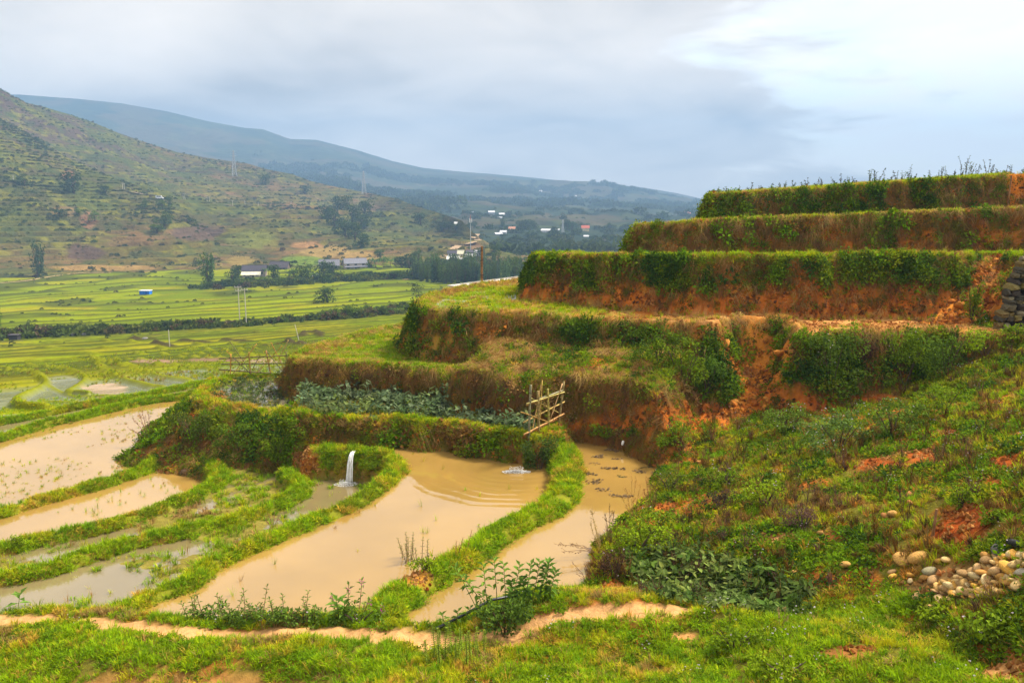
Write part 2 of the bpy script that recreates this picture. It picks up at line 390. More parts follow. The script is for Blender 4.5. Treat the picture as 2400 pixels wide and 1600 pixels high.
CW = [(*P(a, b, z), z) for a, b, z in CTRL] + [(15, 9, 4.5), (17, 16, 4.8), (20, 22, 5.0), (24, 28, 5.5), (-14, 8, .2), (-8, 6, .2), (0, 6, .5), (8, 6, 1.9), (10, 30, 1.5), (3, 31, .5), (16, 32, 3.4), (22, 35, 3.6)]
CW = np.array(CW)
def tps_fit(c, lam=0.02):
    n = len(c); d = np.hypot(c[:, None, 0] - c[None, :, 0], c[:, None, 1] - c[None, :, 1]); K = np.where(d > 0, d * d * np.log(d + 1e-9), 0) + lam * np.eye(n)
    A = np.zeros((n + 3, n + 3)); A[:n, :n] = K; A[:n, n] = 1; A[:n, n + 1:] = c[:, :2]; A[n:, :n] = A[:n, n:].T
    return np.linalg.solve(A, np.r_[c[:, 2], 0, 0, 0])
TW = tps_fit(CW)
def slope_z(X, Y):
    z = TW[-3] + TW[-2] * X + TW[-1] * Y
    for i, (a, b, _) in enumerate(CW):
        d2 = (X - a) ** 2 + (Y - b) ** 2 + 1e-9; z = z + TW[i] * 0.5 * d2 * np.log(d2)
    return z
BPOLY = np.vstack([smooth_line(PL([(1300, 1006), (1338, 1029), (1441, 1030), (1527, 1034), (1590, 1044), (1568, 1080), (1548, 1130), (1525, 1180), (1480, 1218), (1432, 1268), (1402, 1320), (1388, 1375), (1330, 1400),
    (1250, 1410), (1170, 1428), (1100, 1455), (1040, 1474), (930, 1474), (905, 1440), (860, 1436), (700, 1446), (500, 1446), (370, 1441), (310, 1424), (250, 1415), (120, 1420), (0, 1432), (-200, 1450)], 0.0), 3),
    [(-16, 12), (-16, 3), (30, 3), (32, 36), (20, 34), (6, 32), (1.2, 29.5)]])
def TZ(anch):                                    # plane through three (px, depth, z) anchors
    A = np.array([(*PD(a, d), 1) for a, d, _ in anch]); return np.linalg.solve(A, np.array([a[2] for a in anch]))
VL = smooth_line(PL([(640, 880), (551, 884), (500, 895), (470, 915), (462, 928), (480, 940), (551, 957), (603, 963), (660, 967), (720, 976), (800, 980)], 0.3), 4)
VR_ = smooth_line(PL([(690, 960), (720, 972), (807, 974), (876, 974), (944, 976), (1048, 985), (1117, 997), (1185, 1007), (1237, 1015), (1275, 1012), (1300, 1004)], 0.7), 4)
T1A = smooth_line(PL([(990, 762), (960, 765), (900, 774), (830, 789), (750, 807), (702, 824), (684, 842), (700, 850), (760, 856), (860, 862), (960, 868), (1095, 872)], 1.5), 4)
T1B = smooth_line(PL([(1078, 866), (1140, 872), (1200, 880), (1320, 884), (1440, 894), (1500, 905), (1560, 930)], 1.95), 4)
T2_ = smooth_line(PL([(1262, 658), (1235, 660), (1150, 666), (1070, 679), (1010, 698), (982, 714), (1000, 727), (1100, 737), (1200, 741), (1380, 755), (1560, 761), (1660, 766), (1692, 764), (1712, 754), (1760, 752), (1830, 754), (1862, 772), (1885, 786), (1915, 786),
    (2000, 782), (2200, 786), (2300, 792), (2440, 800)], 3.4), 4)
T3_ = smooth_line([PD(1330, 47), PD(1290, 43), PD(1252, 40), PD(1240, 38.4), PD(1262, 37.2), PD(1320, 36.2), PD(1400, 35.0), PD(1550, 33.4), PD(1700, 32.0), PD(1900, 31.6), PD(2100, 31.6), PD(2230, 31.7), PD(2265, 32.6), PD(2310, 32.8), PD(2345, 32.0), PD(2440, 31.0)], 4)
T4_ = smooth_line([PD(1500, 46), PD(1480, 42), PD(1470, 39), PD(1480, 37.6), PD(1600, 37.0), PD(1750, 36.6), PD(1900, 36.2), PD(2100, 35.6), PD(2300, 35.2), PD(2440, 34.8)], 4)
T5_ = smooth_line([PD(1700, 49), PD(1668, 45), PD(1648, 42), PD(1656, 41), PD(1703, 40.9), PD(1841, 40.8), PD(2048, 40.5), PD(2290, 40.2), PD(2375, 40.2), PD(2400, 40.9), PD(2440, 41)], 4)
BACK = [(30, 36), (40, 62), (6, 62)]
TER = [  # name, polygon, plane or level, wall steepness
 ('VL', np.vstack([VL, [(-2, 29.5), (-4, 34)]]), 0.22, 0.80),
 ('V', np.vstack([VR_, [(3, 30.5), (0, 33), (-8, 33.5)]]), 0.5, 2.6),
 ('T1a', np.vstack([T1A, [(1.5, 32.5), (2, 44)]]), 1.5, 3.4),
 ('T1b', np.vstack([T1B, [(6.5, 31.5), (0, 33.5)]]), TZ([(1100, 28.3, 1.8), (1480, 26.6, 1.95), (1300, 30.5, 2.6)]), 2.6),
 ('T2', np.vstack([T2_, BACK[:2], [(4, 62)]]), 3.4, 2.3),
 ('T3', np.vstack([T3_, BACK[:2], [(6, 62)]]), TZ([(1250, 39, 5.05), (1700, 32, 5.55), (2300, 31.8, 5.62)]), 3.0),
 ('T4', np.vstack([T4_, BACK[:2], [(8, 62)]]), TZ([(1480, 37.6, 6.6), (1900, 36.2, 7.02), (2400, 35, 7.42)]), 3.2),
 ('T5', np.vstack([T5_, BACK[:2], [(14, 62)]]), TZ([(1650, 41, 7.85), (2400, 40.2, 8.88), (2048, 44, 8.42)]), 3.0),
]
# free ridges: landslips and small banks (pixel, level) lines, half width, fall
def PZ(l): return np.array([P(a, b, z) for a, b, z in l]), [z for _, _, z in l]
SLIPS = [(*PZ([(1770, 745, 3.3), (1775, 790, 2.75), (1765, 840, 2.05), (1740, 895, 1.5), (1700, 945, .95), (1640, 980, .6), (1560, 990, .5)]), 1.0, 0.62),
         (*PZ([(1830, 760, 3.1), (1825, 840, 2.2), (1825, 890, 1.6), (1860, 945, 1.1), (1960, 945, 1.15)]), 0.5, 0.7)]
SLIPS.append((np.array([PD(2300, 32.9), PD(2290, 32.0), PD(2262, 31.2), PD(2230, 30.2), PD(2200, 29.4)]), [5.5, 5.0, 4.3, 3.75, 3.42], 0.5, 0.9))
SLIPS.append((np.array([PD(2440, 31.5), PD(2400, 30.5), PD(2390, 29.0), PD(2410, 27.5)]), [5.7, 5.4, 4.3, 3.3], 0.4, 1.1))
SPATH = smooth_line(PL([(-60, 1438), (60, 1444), (180, 1442), (280, 1453), (400, 1472), (500, 1481), (620, 1482), (740, 1488), (850, 1490), (960, 1502), (1080, 1512), (1180, 1510), (1280, 1498), (1400, 1490), (1560, 1498), (1680, 1492), (1760, 1500)], 0.2), 4)
NAMES = ['valley'] + [l[0] for l in LEVELS] + ['bank'] + [t[0] for t in TER] + ['slope', 'slip']
NID = {n: i for i, n in enumerate(NAMES)}
def zplane(p, X, Y): return p if np.isscalar(p) else p[0] * X + p[1] * Y + p[2]

def near(X, Y):
    j1 = (fbm(X, Y, 1.3, 3, 1.0) - 0.5); j2 = (fbm(X, Y, 4.5, 2, 2.0) - 0.5); jj = 0.75 * j1 + 0.3 * j2
    H = [valley(X, Y)]
    for nm, poly, fl, wl, sw in LEVELS:
        sd = sdist(X, Y, poly)
        f = fl + (0.02 * j2 if not sw else sw * 1.35 * (fbm(X, Y, 0.55, 3, 3.0) + 0.35 * j2 - 0.5))
        H.append(f - np.maximum(sd, 0) * 4.0)
    cut = 1.15 * sst(1.0, .62, np.hypot((X + 5.12) / .62, (Y - 25.55) / .62)); H[NID['M']] = H[NID['M']] - cut
    b = np.full(X.shape, -99.)
    for k, l in RIMW.items():
        z = RIM[k][1]; hw = {'MR': 0.46, 'LM': 0.30, 'O1': 0.34}.get(k, 0.30)
        d = np.maximum(seg(X, Y, l) * (1 + 0.6 * j1) - hw * 0.35 + 0.12 * j2, 0)
        b = np.maximum(b, z + 0.12 * j1 + 0.05 * j2 - 1.5 * d * d / hw - 0.25 * d)
    H.append(b - cut)
    for nm, poly, pl, st in TER:
        sd = sdist(X, Y, poly) + jj * 0.8 + 0.7 * (fbm(X, Y, .32, 2, 5.) - .5)
        zt = zplane(pl, X, Y)
        und = 0.03 * j2 + (0.06 * j1 if nm not in ('T2',) else 0.16 * j1)
        lip = 0.16 * np.exp(-((sd + 0.25) / 0.22) ** 2) if nm in ('T1a', 'T2', 'V', 'T3', 'VL') else 0
        o = np.maximum(sd + 0.12, 0); drop = st * (o - 0.10 * (1 - np.exp(-o / 0.10)))
        drop = drop + 0.45 * np.sin(np.clip(drop * 2.4, 0, 6.28)) * (fbm(X, Y, 0.5, 2, 6.0) - 0.45)
        H.append(zt + und + lip - drop)
    sd = sdist(X, Y, BPOLY) + jj * 0.25
    bz = slope_z(X, Y) + 0.20 * j1 + 0.07 * j2
    dp = seg(X, Y, SPATH); bz = bz - 0.07 * np.exp(-(dp / 0.22) ** 2)
    mud = sst(1.5, 0.6, np.hypot((X + 5.2) / 2.4, (Y - 12.4) / 0.55)); bz = bz * (1 - mud) + (0.12 + 0.16 * j1 + 0.12 * j2) * mud
    H.append(bz - np.maximum(sd, 0) * 1.5)
    s_ = np.full(X.shape, -99.)
    for l, zs, hw, fall in SLIPS:
        d, z = seg(X, Y, l, zs); s_ = np.maximum(s_, z + 0.35 * j1 + 0.25 * j2 - np.maximum(d - hw, 0) * fall)
    H.append(s_)
    H = np.stack(H); idx = H.argmax(0); return H.max(0), idx

GX0, GX1, GY0, GY1, GS = -29.0, 26.0, 7.5, 52.0, 0.105
gx = np.arange(GX0, GX1, GS); gy = np.arange(GY0, GY1, GS)
NX, NY = len(gx), len(gy)
GXm, GYm = np.meshgrid(gx, gy, indexing='ij')
GZ, GID = near(GXm, GYm)
dzx, dzy = np.gradient(GZ, GS); SLOPE = np.hypot(dzx, dzy)
def gsample(A, x, y):
    fx = np.clip((x - GX0) / GS, 0, NX - 1.001); fy = np.clip((y - GY0) / GS, 0, NY - 1.001)
    i = fx.astype(int); j = fy.astype(int); a = fx - i; b = fy - j
    return A[i, j] * (1 - a) * (1 - b) + A[i + 1, j] * a * (1 - b) + A[i, j + 1] * (1 - a) * b + A[i + 1, j + 1] * a * b
def gz(x, y): return float(gsample(GZ, np.array([x]), np.array([y]))[0])
def onN(px, py):                                 # sight line onto the near ground
    d = ray(px, py); t = np.arange(6, 62, 0.03); x, y, z = d[0] * t, d[1] * t, CAMZ + d[2] * t
    h = gsample(GZ, x, y); k = int(np.argmax(z < h)); return np.array((x[k], y[k], h[k]))
GPX, GPY = proj(GXm, GYm, GZ)
# depth below the terrace rim, for wall soil and planting
ZTOP = np.zeros(GZ.shape)
for nm, poly, pl, st in TER: ZTOP = np.where(GID == NID[nm], zplane(pl, GXm, GYm) * np.ones(GZ.shape), ZTOP)
DEP = np.where((GID >= NID['VL']) & (GID <= NID['T5']), np.maximum(ZTOP - GZ, 0), 0)
def isid(*n): return np.isin(GID, [NID[k] for k in n])
WALL = isid('VL', 'V', 'T1a', 'T1b', 'T2', 'T3', 'T4', 'T5') & (DEP > 0.12)
TOPS = isid('VL', 'V', 'T1a', 'T1b', 'T2', 'T3', 'T4', 'T5') & ~WALL

# ---- soil colours of the near ground
def lerp(c, m, k): m = np.clip(m, 0, 1)[..., None]; return c * (1 - m) + np.array(k) * m
n1 = fbm(GXm, GYm, 0.7, 4, 1); n2 = fbm(GXm, GYm, 2.6, 3, 2); n3 = fbm(GXm, GYm, 0.25, 3, 3)
nv = fbm(GXm * 1.0 + GYm * 0.3, GZ * 2.2, 1.1, 4, 5)     # streaks that follow the wall face
CB = np.zeros(GZ.shape + (3,))
CB[:] = (0.115, 0.125, 0.014)
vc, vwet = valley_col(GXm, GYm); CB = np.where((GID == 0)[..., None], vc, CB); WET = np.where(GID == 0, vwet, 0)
SOIL = (0.40, 0.135, 0.022); TAN = (0.50, 0.25, 0.085); RED = (0.30, 0.075, 0.016); BRN = (0.19, 0.095, 0.026); MOSS = (0.115, 0.12, 0.012)
c = CB.copy(); c[:] = BRN
c = lerp(c, sst(0.38, 0.58, nv), (0.24, 0.10, 0.02)); c = lerp(c, sst(0.46, 0.62, n2) * 0.8, MOSS)
low = isid('T3') * sst(0.9, 1.5, DEP) + isid('T1a', 'T1b') * sst(0.85, 1.3, DEP) * 0.6 + isid('T4') * sst(0.52, 0.62, n1) * 0.9 + isid('T2') * sst(1.7, 2.4, DEP) * 0.8 + isid('V') * 0
c = lerp(c, low * sst(0.25, 0.5, nv + 0.1), (0.46, 0.135, 0.02))
c = lerp(c, isid('T5') * 0.6, (0.15, 0.10, 0.055))
CB = np.where(WALL[..., None], c, CB)
c = CB.copy(); c[:] = (0.19, 0.20, 0.016); c = lerp(c, sst(0.45, 0.65, n2), (0.30, 0.20, 0.04))
c = lerp(c, isid('T2') * sst(1330, 1600, GPX) * 0.95, TAN); c = lerp(c, isid('T2') * sst(1330, 1600, GPX) * sst(0.45, 0.6, n2) * 0.6, (0.42, 0.17, 0.045))
c = lerp(c, isid('T2') * sst(1330, 1250, GPX) * sst(0.45, 0.55, n1), (0.40, 0.24, 0.05))
c = lerp(c, isid('T1b') * 0.9, (0.20, 0.11, 0.025)); c = lerp(c, isid('T1a') * sst(0.0, 0.5, n2) * 0.4, (0.30, 0.22, 0.03))
CB = np.where(TOPS[..., None], c, CB)
c = CB.copy(); c[:] = (0.13, 0.12, 0.018); c = lerp(c, sst(0.47, 0.6, n2) * 0.8, (0.22, 0.115, 0.03)); c = lerp(c, sst(0.56, 0.68, n1) * 0.9, (0.34, 0.105, 0.02))
CB = np.where(isid('slope')[..., None], c, CB)
c = CB.copy(); c[:] = (0.54, 0.20, 0.03); c = lerp(c, sst(0.42, 0.6, n2), (0.42, 0.13, 0.022)); c = lerp(c, sst(0.55, 0.65, n1) * 0.6, (0.52, 0.24, 0.06))
CB = np.where(isid('slip')[..., None], c, CB)
c = CB.copy(); c[:] = (0.18, 0.19, 0.016); c = lerp(c, sst(0.5, 0.64, n2) * 0.8, (0.36, 0.19, 0.04))
CB = np.where(isid('bank')[..., None], c, CB)
LV = isid('O2', 'O', 'N', 'L2', 'L1', 'M', 'R')
c = CB.copy(); c[:] = (0.22, 0.15, 0.05); c = lerp(c, isid('L2', 'L1') * 0.8, (0.19, 0.17, 0.03)); CB = np.where(LV[..., None], c, CB)
# bare soil patches seen in the photograph: px, py, rx, ry, colour
SOILP = [(2300, 1350, 130, 30, (0.34, .2, .07)), (2190, 1385, 70, 24, (0.26, .15, .05)), (1775, 850, 85, 95, (0.54, 0.20, 0.03)), (1640, 972, 150, 24, (0.50, 0.16, 0.024)), (1900, 955, 90, 16, (0.40, 0.12, 0.02)), (1420, 1005, 130, 22, (0.40, 0.11, 0.018)), (1600, 975, 120, 34, (0.42, 0.12, 0.02)), (1570, 1050, 55, 22, (0.45, 0.17, 0.03)), (1790, 935, 90, 40, (0.42, 0.13, 0.022)), (2000, 935, 130, 14, (0.36, 0.09, 0.018)), (2060, 1090, 60, 16, RED),
 (2230, 1255, 45, 55, (0.32, 0.07, 0.015)), (2280, 1210, 40, 50, (0.26, 0.06, 0.015)), (2370, 1090, 50, 22, RED), (2330, 1140, 45, 20, (0.34, 0.10, 0.02)), (2150, 1070, 60, 14, (0.34, 0.09, 0.02)), (1650, 1228, 38, 10, TAN), (1820, 1262, 45, 12, (0.5, 0.24, 0.10)), (1935, 1258, 40, 10, (0.42, 0.15, 0.04)),
 (1430, 1372, 38, 18, (0.46, 0.14, 0.02)), (1275, 1420, 20, 11, (0.42, 0.16, 0.02)), (2330, 560, 60, 20, (0.36, 0.12, 0.02)), (2385, 440, 30, 60, (0.45, 0.14, 0.02)), (2370, 800, 40, 9, (0.42, 0.13, 0.05)), (500, 930, 30, 14, (0.42, 0.2, 0.03)), (720, 1090, 40, 28, (0.38, 0.14, 0.02)), (1510, 720, 25, 30, SOIL), (960, 1355, 40, 22, (0.42, 0.2, 0.03)), (1980, 1530, 60, 16, (0.26, 0.11, 0.03)),
 (2370, 1580, 90, 40, TAN), (1590, 1495, 50, 12, TAN), (1200, 1510, 50, 14, TAN), (1690, 780, 60, 20, (0.36, 0.15, 0.03)), (1000, 800, 60, 20, (0.36, 0.2, 0.03)), (1130, 790, 34, 16, (0.3, 0.13, 0.03)), (1400, 850, 40, 12, (0.38, 0.12, 0.02))]
rust = isid('slope') * sst(.565, .64, n1) * (GPX > 1480) * (GPY < 1380) * .85; CB = lerp(CB, rust, (0.36, .12, .022)); BARE = rust * .8
for px, py, rx, ry, cc in SOILP:
    m = sst(1.25, 0.7, np.hypot((GPX - px) / rx, (GPY - py) / ry) + (n2 - 0.5) * 1.3); CB = lerp(CB, m, cc); BARE = np.maximum(BARE, m)
pd = seg(GXm, GYm, SPATH); pm = sst(0.40, 0.20, pd + (n2 - 0.5) * 0.35 + sst(900, 1150, GPX) * 0.06) * isid('slope')
CB = lerp(CB, pm, (0.52, 0.285, 0.115)); BARE = np.maximum(BARE, pm)
mudm = sst(1.2, 0.7, np.hypot((GXm + 5.2) / 2.4, (GYm - 12.4) / 0.55)) * isid('slope'); CB = lerp(CB, mudm * 0.8, (0.30, 0.15, 0.045))
BARE = np.maximum(BARE, mudm * 0.7); BARE = np.maximum(BARE, isid('slip') * sst(0.62, 0.5, n1))
WET = np.maximum(WET, isid('T2') * sst(0.5, 0.62, n1) * sst(1330, 1230, GPX) * 0.0)

# ---- split the near ground into its pieces
vi = np.arange(NX * NY).reshape(NX, NY)
QF = np.stack([vi[:-1, :-1], vi[1:, :-1], vi[1:, 1:], vi[:-1, 1:]], -1).reshape(-1, 4)
QID = GID[:-1, :-1].reshape(-1)
VV = np.stack([GXm, GYm, GZ], -1).reshape(-1, 3); CC = CB.reshape(-1, 3); WW = WET.reshape(-1)
def piece(name, ids):
    f = QF[np.isin(QID, [NID[k] for k in ids])]
    if not len(f): return
    u, inv = np.unique(f, return_inverse=True)
    o = link(name, npmesh(name, VV[u], inv.reshape(-1, 4), True, CC[u], WW[u]), GROUND); o['kind'] = 'structure'; return o
for nm, ids in (('pond_bed', ['O2', 'O', 'N', 'L2', 'L1', 'M', 'R']), ('pond_bank', ['bank']), ('garden_terrace', ['VL']), ('vegetable_terrace', ['V']), ('low_terrace', ['T1a']), ('sloping_terrace', ['T1b']),
                ('dirt_terrace', ['T2']), ('grassy_terrace', ['T3']), ('narrow_terrace', ['T4']), ('top_terrace', ['T5']), ('hill_slope', ['slope']), ('landslip', ['slip']), ('paddy_field', ['valley'])): piece(nm, ids)

# ---- valley mesh beyond the near ground
def grid_obj(name, x0, x1, y0, y1, st, mat, zfun, cfun, hole=None, keep=None):
    xs = np.arange(x0, x1 + st * .5, st); ys = np.arange(y0, y1 + st * .5, st); X, Y = np.meshgrid(xs, ys, indexing='ij')
    Z = zfun(X, Y); c, wt = cfun(X, Y); n = vi_ = np.arange(X.size).reshape(X.shape)
    f = np.stack([n[:-1, :-1], n[1:, :-1], n[1:, 1:], n[:-1, 1:]], -1).reshape(-1, 4)
    xm = (X[:-1, :-1] + st / 2).ravel(); ym = (Y[:-1, :-1] + st / 2).ravel(); m = np.ones(len(f), bool)
    if hole: m &= ~((xm > hole[0] + st) & (xm < hole[1] - st) & (ym > hole[2] + st) & (ym < hole[3] - st))
    if keep is not None: m &= keep(xm, ym)
    f = f[m]; u, inv = np.unique(f, return_inverse=True); V = np.stack([X, Y, Z], -1).reshape(-1, 3)
    o = link(name, npmesh(name, V[u], inv.reshape(-1, 4), True, c.reshape(-1, 3)[u], wt.reshape(-1)[u]), mat); o['kind'] = 'structure'; return o
def drop(zf, d): return lambda X, Y: zf(X, Y) - d
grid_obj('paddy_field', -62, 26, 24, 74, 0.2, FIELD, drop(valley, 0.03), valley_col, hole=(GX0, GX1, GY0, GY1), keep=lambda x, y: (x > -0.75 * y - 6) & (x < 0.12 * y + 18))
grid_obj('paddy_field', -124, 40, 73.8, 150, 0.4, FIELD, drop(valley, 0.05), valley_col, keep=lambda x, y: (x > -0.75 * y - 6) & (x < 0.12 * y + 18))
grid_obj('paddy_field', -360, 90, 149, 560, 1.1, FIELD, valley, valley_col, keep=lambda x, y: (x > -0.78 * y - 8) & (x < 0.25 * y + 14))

# ================================================================== HILLS
def columns(name, mat, pxs, crest, dc, df, zf, rows, shape, disp, cfun, ledge):
    px = np.linspace(*pxs); cyv = np.interp(px, *zip(*crest)); dcv = np.interp(px, *zip(*dc)); dfv = np.interp(px, *zip(*df)); zfv = np.interp(px, *zip(*zf))
    e = np.tan(PITCH * -1 + np.arctan((800 - cyv) / FPX)); zc = CAMZ + dcv * e
    t = np.linspace(0, 1, rows)[None, :]; back = np.linspace(1.03, 1.25, 6)[None, :]
    A = (px - 1200)[:, None] / FPX / CP
    def prof(t):
        d = dfv[:, None] + (dcv - dfv)[:, None] * t
        z = zfv[:, None] + (zc - zfv)[:, None] * shape(np.minimum(t, 1.0)) - (np.maximum(t, 1.0) - 1.0) * (dcv - dfv)[:, None] * 0.3
        return d, z
    d, z = prof(np.hstack([t, back])); X = A * d; Y = d
    fade = np.hstack([np.minimum(1, np.minimum(t * 6, (1 - t) * 6)), np.zeros_like(back)])
    z = z + disp(X, Y, d) * fade
    q = z / ledge + fbm(X, Y, 0.01, 2, 3) * 3; fl = np.floor(q); fr = q - fl
    z = z + fade * ledge * 0.42 * (sst(0.3, 0.75, fr) - fr) * 2.0
    c = cfun(X, Y, z, fl, fr)
    n = np.arange(X.size).reshape(X.shape); f = np.stack([n[:-1, :-1], n[1:, :-1], n[1:, 1:], n[:-1, 1:]], -1).reshape(-1, 4)
    o = link(name, npmesh(name, np.stack([X, Y, z], -1).reshape(-1, 3), f, True, c.reshape(-1, 3), np.zeros(X.size)), mat); o['kind'] = 'structure'
    PX, PY = proj(X, Y, z)
    def on(qx, qy, again=True):                  # sight line onto this hill
        if again:
            q = on(qx, qy, False); qx = qx + (qx - proj(*q)[0])
        i = int(np.clip(np.searchsorted(px, qx), 1, len(px) - 1)); k = (qx - px[i - 1]) / (px[i] - px[i - 1])
        row = PY[i - 1] * (1 - k) + PY[i] * k; m = np.where(row <= qy)[0]; j = int(m[0]) if len(m) else rows - 1
        w2 = 0.0 if j == 0 else float(np.clip((row[j - 1] - qy) / (row[j - 1] - row[j] + 1e-9), 0, 1)); j0 = max(j - 1, 0)
        def I(a): return (a[i - 1, j0] * (1 - k) + a[i, j0] * k) * (1 - w2) + (a[i - 1, j] * (1 - k) + a[i, j] * k) * w2
        return np.array((I(X), I(Y), I(z)))
    return o, on, (X, Y, z, PX, PY, fl, fr)
FIELDS = [(240, 628, 125, 7, (0.27, 0.17, 0.06)), (340, 642, 120, 6, (0.25, 0.17, 0.06)), (225, 667, 75, 15, (0.25, 0.12, 0.05)), (720, 611, 56, 11, (0.13, 0.19, 0.025)), (560, 610, 34, 11, (0.22, 0.16, 0.05)), (770, 590, 62, 13, (0.26, 0.18, 0.06)), (830, 600, 60, 10, (0.27, 0.18, 0.06)), (720, 575, 40, 8, (0.27, 0.15, 0.06)),
          (195, 590, 50, 20, (0.085, 0.055, 0.04)), (460, 545, 60, 18, (0.09, 0.06, 0.045)), (210, 515, 22, 18, (0.2, 0.11, 0.06)), (1110, 580, 22, 12, (0.16, 0.10, 0.055)), (160, 410, 14, 10, (0.22, 0.10, 0.05)), (150, 495, 30, 12, (0.17, 0.12, 0.05)), (860, 645, 60, 10, (0.14, 0.14, 0.03)), (480, 655, 25, 8, (0.2, 0.13, 0.06)), (590, 560, 60, 20, (0.14, 0.15, 0.03))]
def hillcol(X, Y, z, fl, fr):
    a = fbm(X, Y, 0.009, 4, 1); b = fbm(X, Y, 0.035, 4, 2); g = fbm(X, Y, 0.15, 3, 3); up = sst(0, 70, z)
    c = np.zeros(X.shape + (3,)); c[:] = (0.108, 0.086, 0.022)
    c = lerp(c, sst(0.40, 0.62, a), (0.07, 0.078, 0.018)); c = lerp(c, sst(0.42, 0.56, b) * (0.35 + 0.6 * up), (0.080, 0.050, 0.036))
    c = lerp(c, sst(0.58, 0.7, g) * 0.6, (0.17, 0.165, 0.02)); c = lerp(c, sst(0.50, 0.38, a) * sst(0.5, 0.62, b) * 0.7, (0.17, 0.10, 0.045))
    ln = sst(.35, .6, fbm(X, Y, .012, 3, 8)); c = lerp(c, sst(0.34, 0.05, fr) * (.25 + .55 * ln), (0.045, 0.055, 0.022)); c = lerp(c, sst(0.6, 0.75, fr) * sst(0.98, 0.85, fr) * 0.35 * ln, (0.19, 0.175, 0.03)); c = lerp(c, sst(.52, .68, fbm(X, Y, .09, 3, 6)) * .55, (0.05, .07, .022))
    PX, PY = proj(X, Y, z)
    for px, py, rx, ry, cc in FIELDS: c = lerp(c, sst(1.15, 0.8, np.hypot((PX - px) / rx, (PY - py) / ry) + (g - 0.5) * 0.8) * 0.9, cc)
    return c
CREST = [(-900, 60), (-300, 130), (0, 190), (57, 208), (85, 224), (114, 241), (150, 250), (207, 268), (255, 285), (315, 312), (381, 336), (444, 357), (510, 370), (549, 376), (600, 383), (645, 397), (700, 408), (740, 423), (785, 435), (860, 450), (935, 465), (980, 483), (1040, 501), (1085, 517), (1110, 545), (1140, 566), (1180, 590), (1240, 612), (1300, 640)]
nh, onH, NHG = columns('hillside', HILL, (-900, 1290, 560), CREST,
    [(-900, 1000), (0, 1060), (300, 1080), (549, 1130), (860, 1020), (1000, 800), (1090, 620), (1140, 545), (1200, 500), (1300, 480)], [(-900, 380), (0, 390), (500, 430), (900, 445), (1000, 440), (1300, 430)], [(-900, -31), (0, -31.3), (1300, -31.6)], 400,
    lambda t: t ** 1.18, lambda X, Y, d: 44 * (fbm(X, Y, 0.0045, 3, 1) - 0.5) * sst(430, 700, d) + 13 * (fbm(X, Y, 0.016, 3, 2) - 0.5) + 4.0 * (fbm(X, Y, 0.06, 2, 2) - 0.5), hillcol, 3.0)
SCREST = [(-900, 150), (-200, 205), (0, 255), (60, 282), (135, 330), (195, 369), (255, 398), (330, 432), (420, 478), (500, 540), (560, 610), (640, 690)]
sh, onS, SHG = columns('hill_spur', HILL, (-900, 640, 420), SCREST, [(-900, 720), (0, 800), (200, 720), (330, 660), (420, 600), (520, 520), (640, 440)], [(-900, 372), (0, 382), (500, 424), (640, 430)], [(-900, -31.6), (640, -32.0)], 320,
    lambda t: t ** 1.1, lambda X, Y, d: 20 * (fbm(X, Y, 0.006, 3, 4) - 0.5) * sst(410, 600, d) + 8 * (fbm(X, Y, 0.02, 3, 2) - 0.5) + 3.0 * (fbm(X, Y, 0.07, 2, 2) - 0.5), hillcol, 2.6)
def farcol(X, Y, z, fl, fr):
    a = fbm(X, Y, 0.0018, 4, 1); b = fbm(X, Y, 0.008, 4, 2); g = fbm(X, Y, 0.03, 3, 5)
    c = np.zeros(X.shape + (3,)); c[:] = (0.042, 0.055, 0.030); c = lerp(c, sst(0.42, 0.6, a), (0.03, 0.045, 0.030)); c = lerp(c, sst(0.5, 0.62, b) * 0.6, (0.10, 0.075, 0.045)); c = lerp(c, sst(0.55, 0.66, g) * 0.4, (0.085, 0.095, 0.03))
    c = lerp(c, sst(0.30, 0.05, fr) * 0.7, (0.035, 0.05, 0.02)); return c
FCREST = [(-600, 215), (100, 222), (230, 232), (330, 243), (430, 262), (520, 285), (600, 300), (640, 303), (700, 326), (760, 328), (850, 352), (930, 378), (1000, 394), (1080, 402), (1200, 412), (1300, 422), (1400, 430), (1500, 440), (1570, 452), (1640, 468), (1760, 472), (2100, 478), (2900, 480)]
fh, onF, FHG = columns('far_mountain', FARHILL, (-600, 2900, 520), FCREST,
    [(-600, 2600), (230, 2800), (640, 3000), (900, 3100), (1300, 3300), (1640, 3300), (2900, 3300)], [(-600, 1250), (700, 1150), (950, 800), (1080, 520), (1300, 480), (2900, 480)], [(-600, -32), (2900, -32)], 260,
    lambda t: 0.35 * t + 0.65 * t ** 1.9, lambda X, Y, d: (60 * (fbm(X, Y, 0.0018, 3, 1) - 0.5) * sst(800, 1800, d) + 24 * (fbm(X, Y, 0.005, 3, 2) - 0.5) * sst(450, 900, d)), farcol, 9.0)
gm = MB().poly([(-4300, -600, -34.5), (4300, -600, -34.5), (4300, 4000, -34.5), (-4300, 4000, -34.5)]).mesh('ground')
gmat = plain('plain_ground', (0.09, 0.11, 0.03), 0.95, 0.3, 0.01); go = link('ground', gm, gmat); go['kind'] = 'structure'

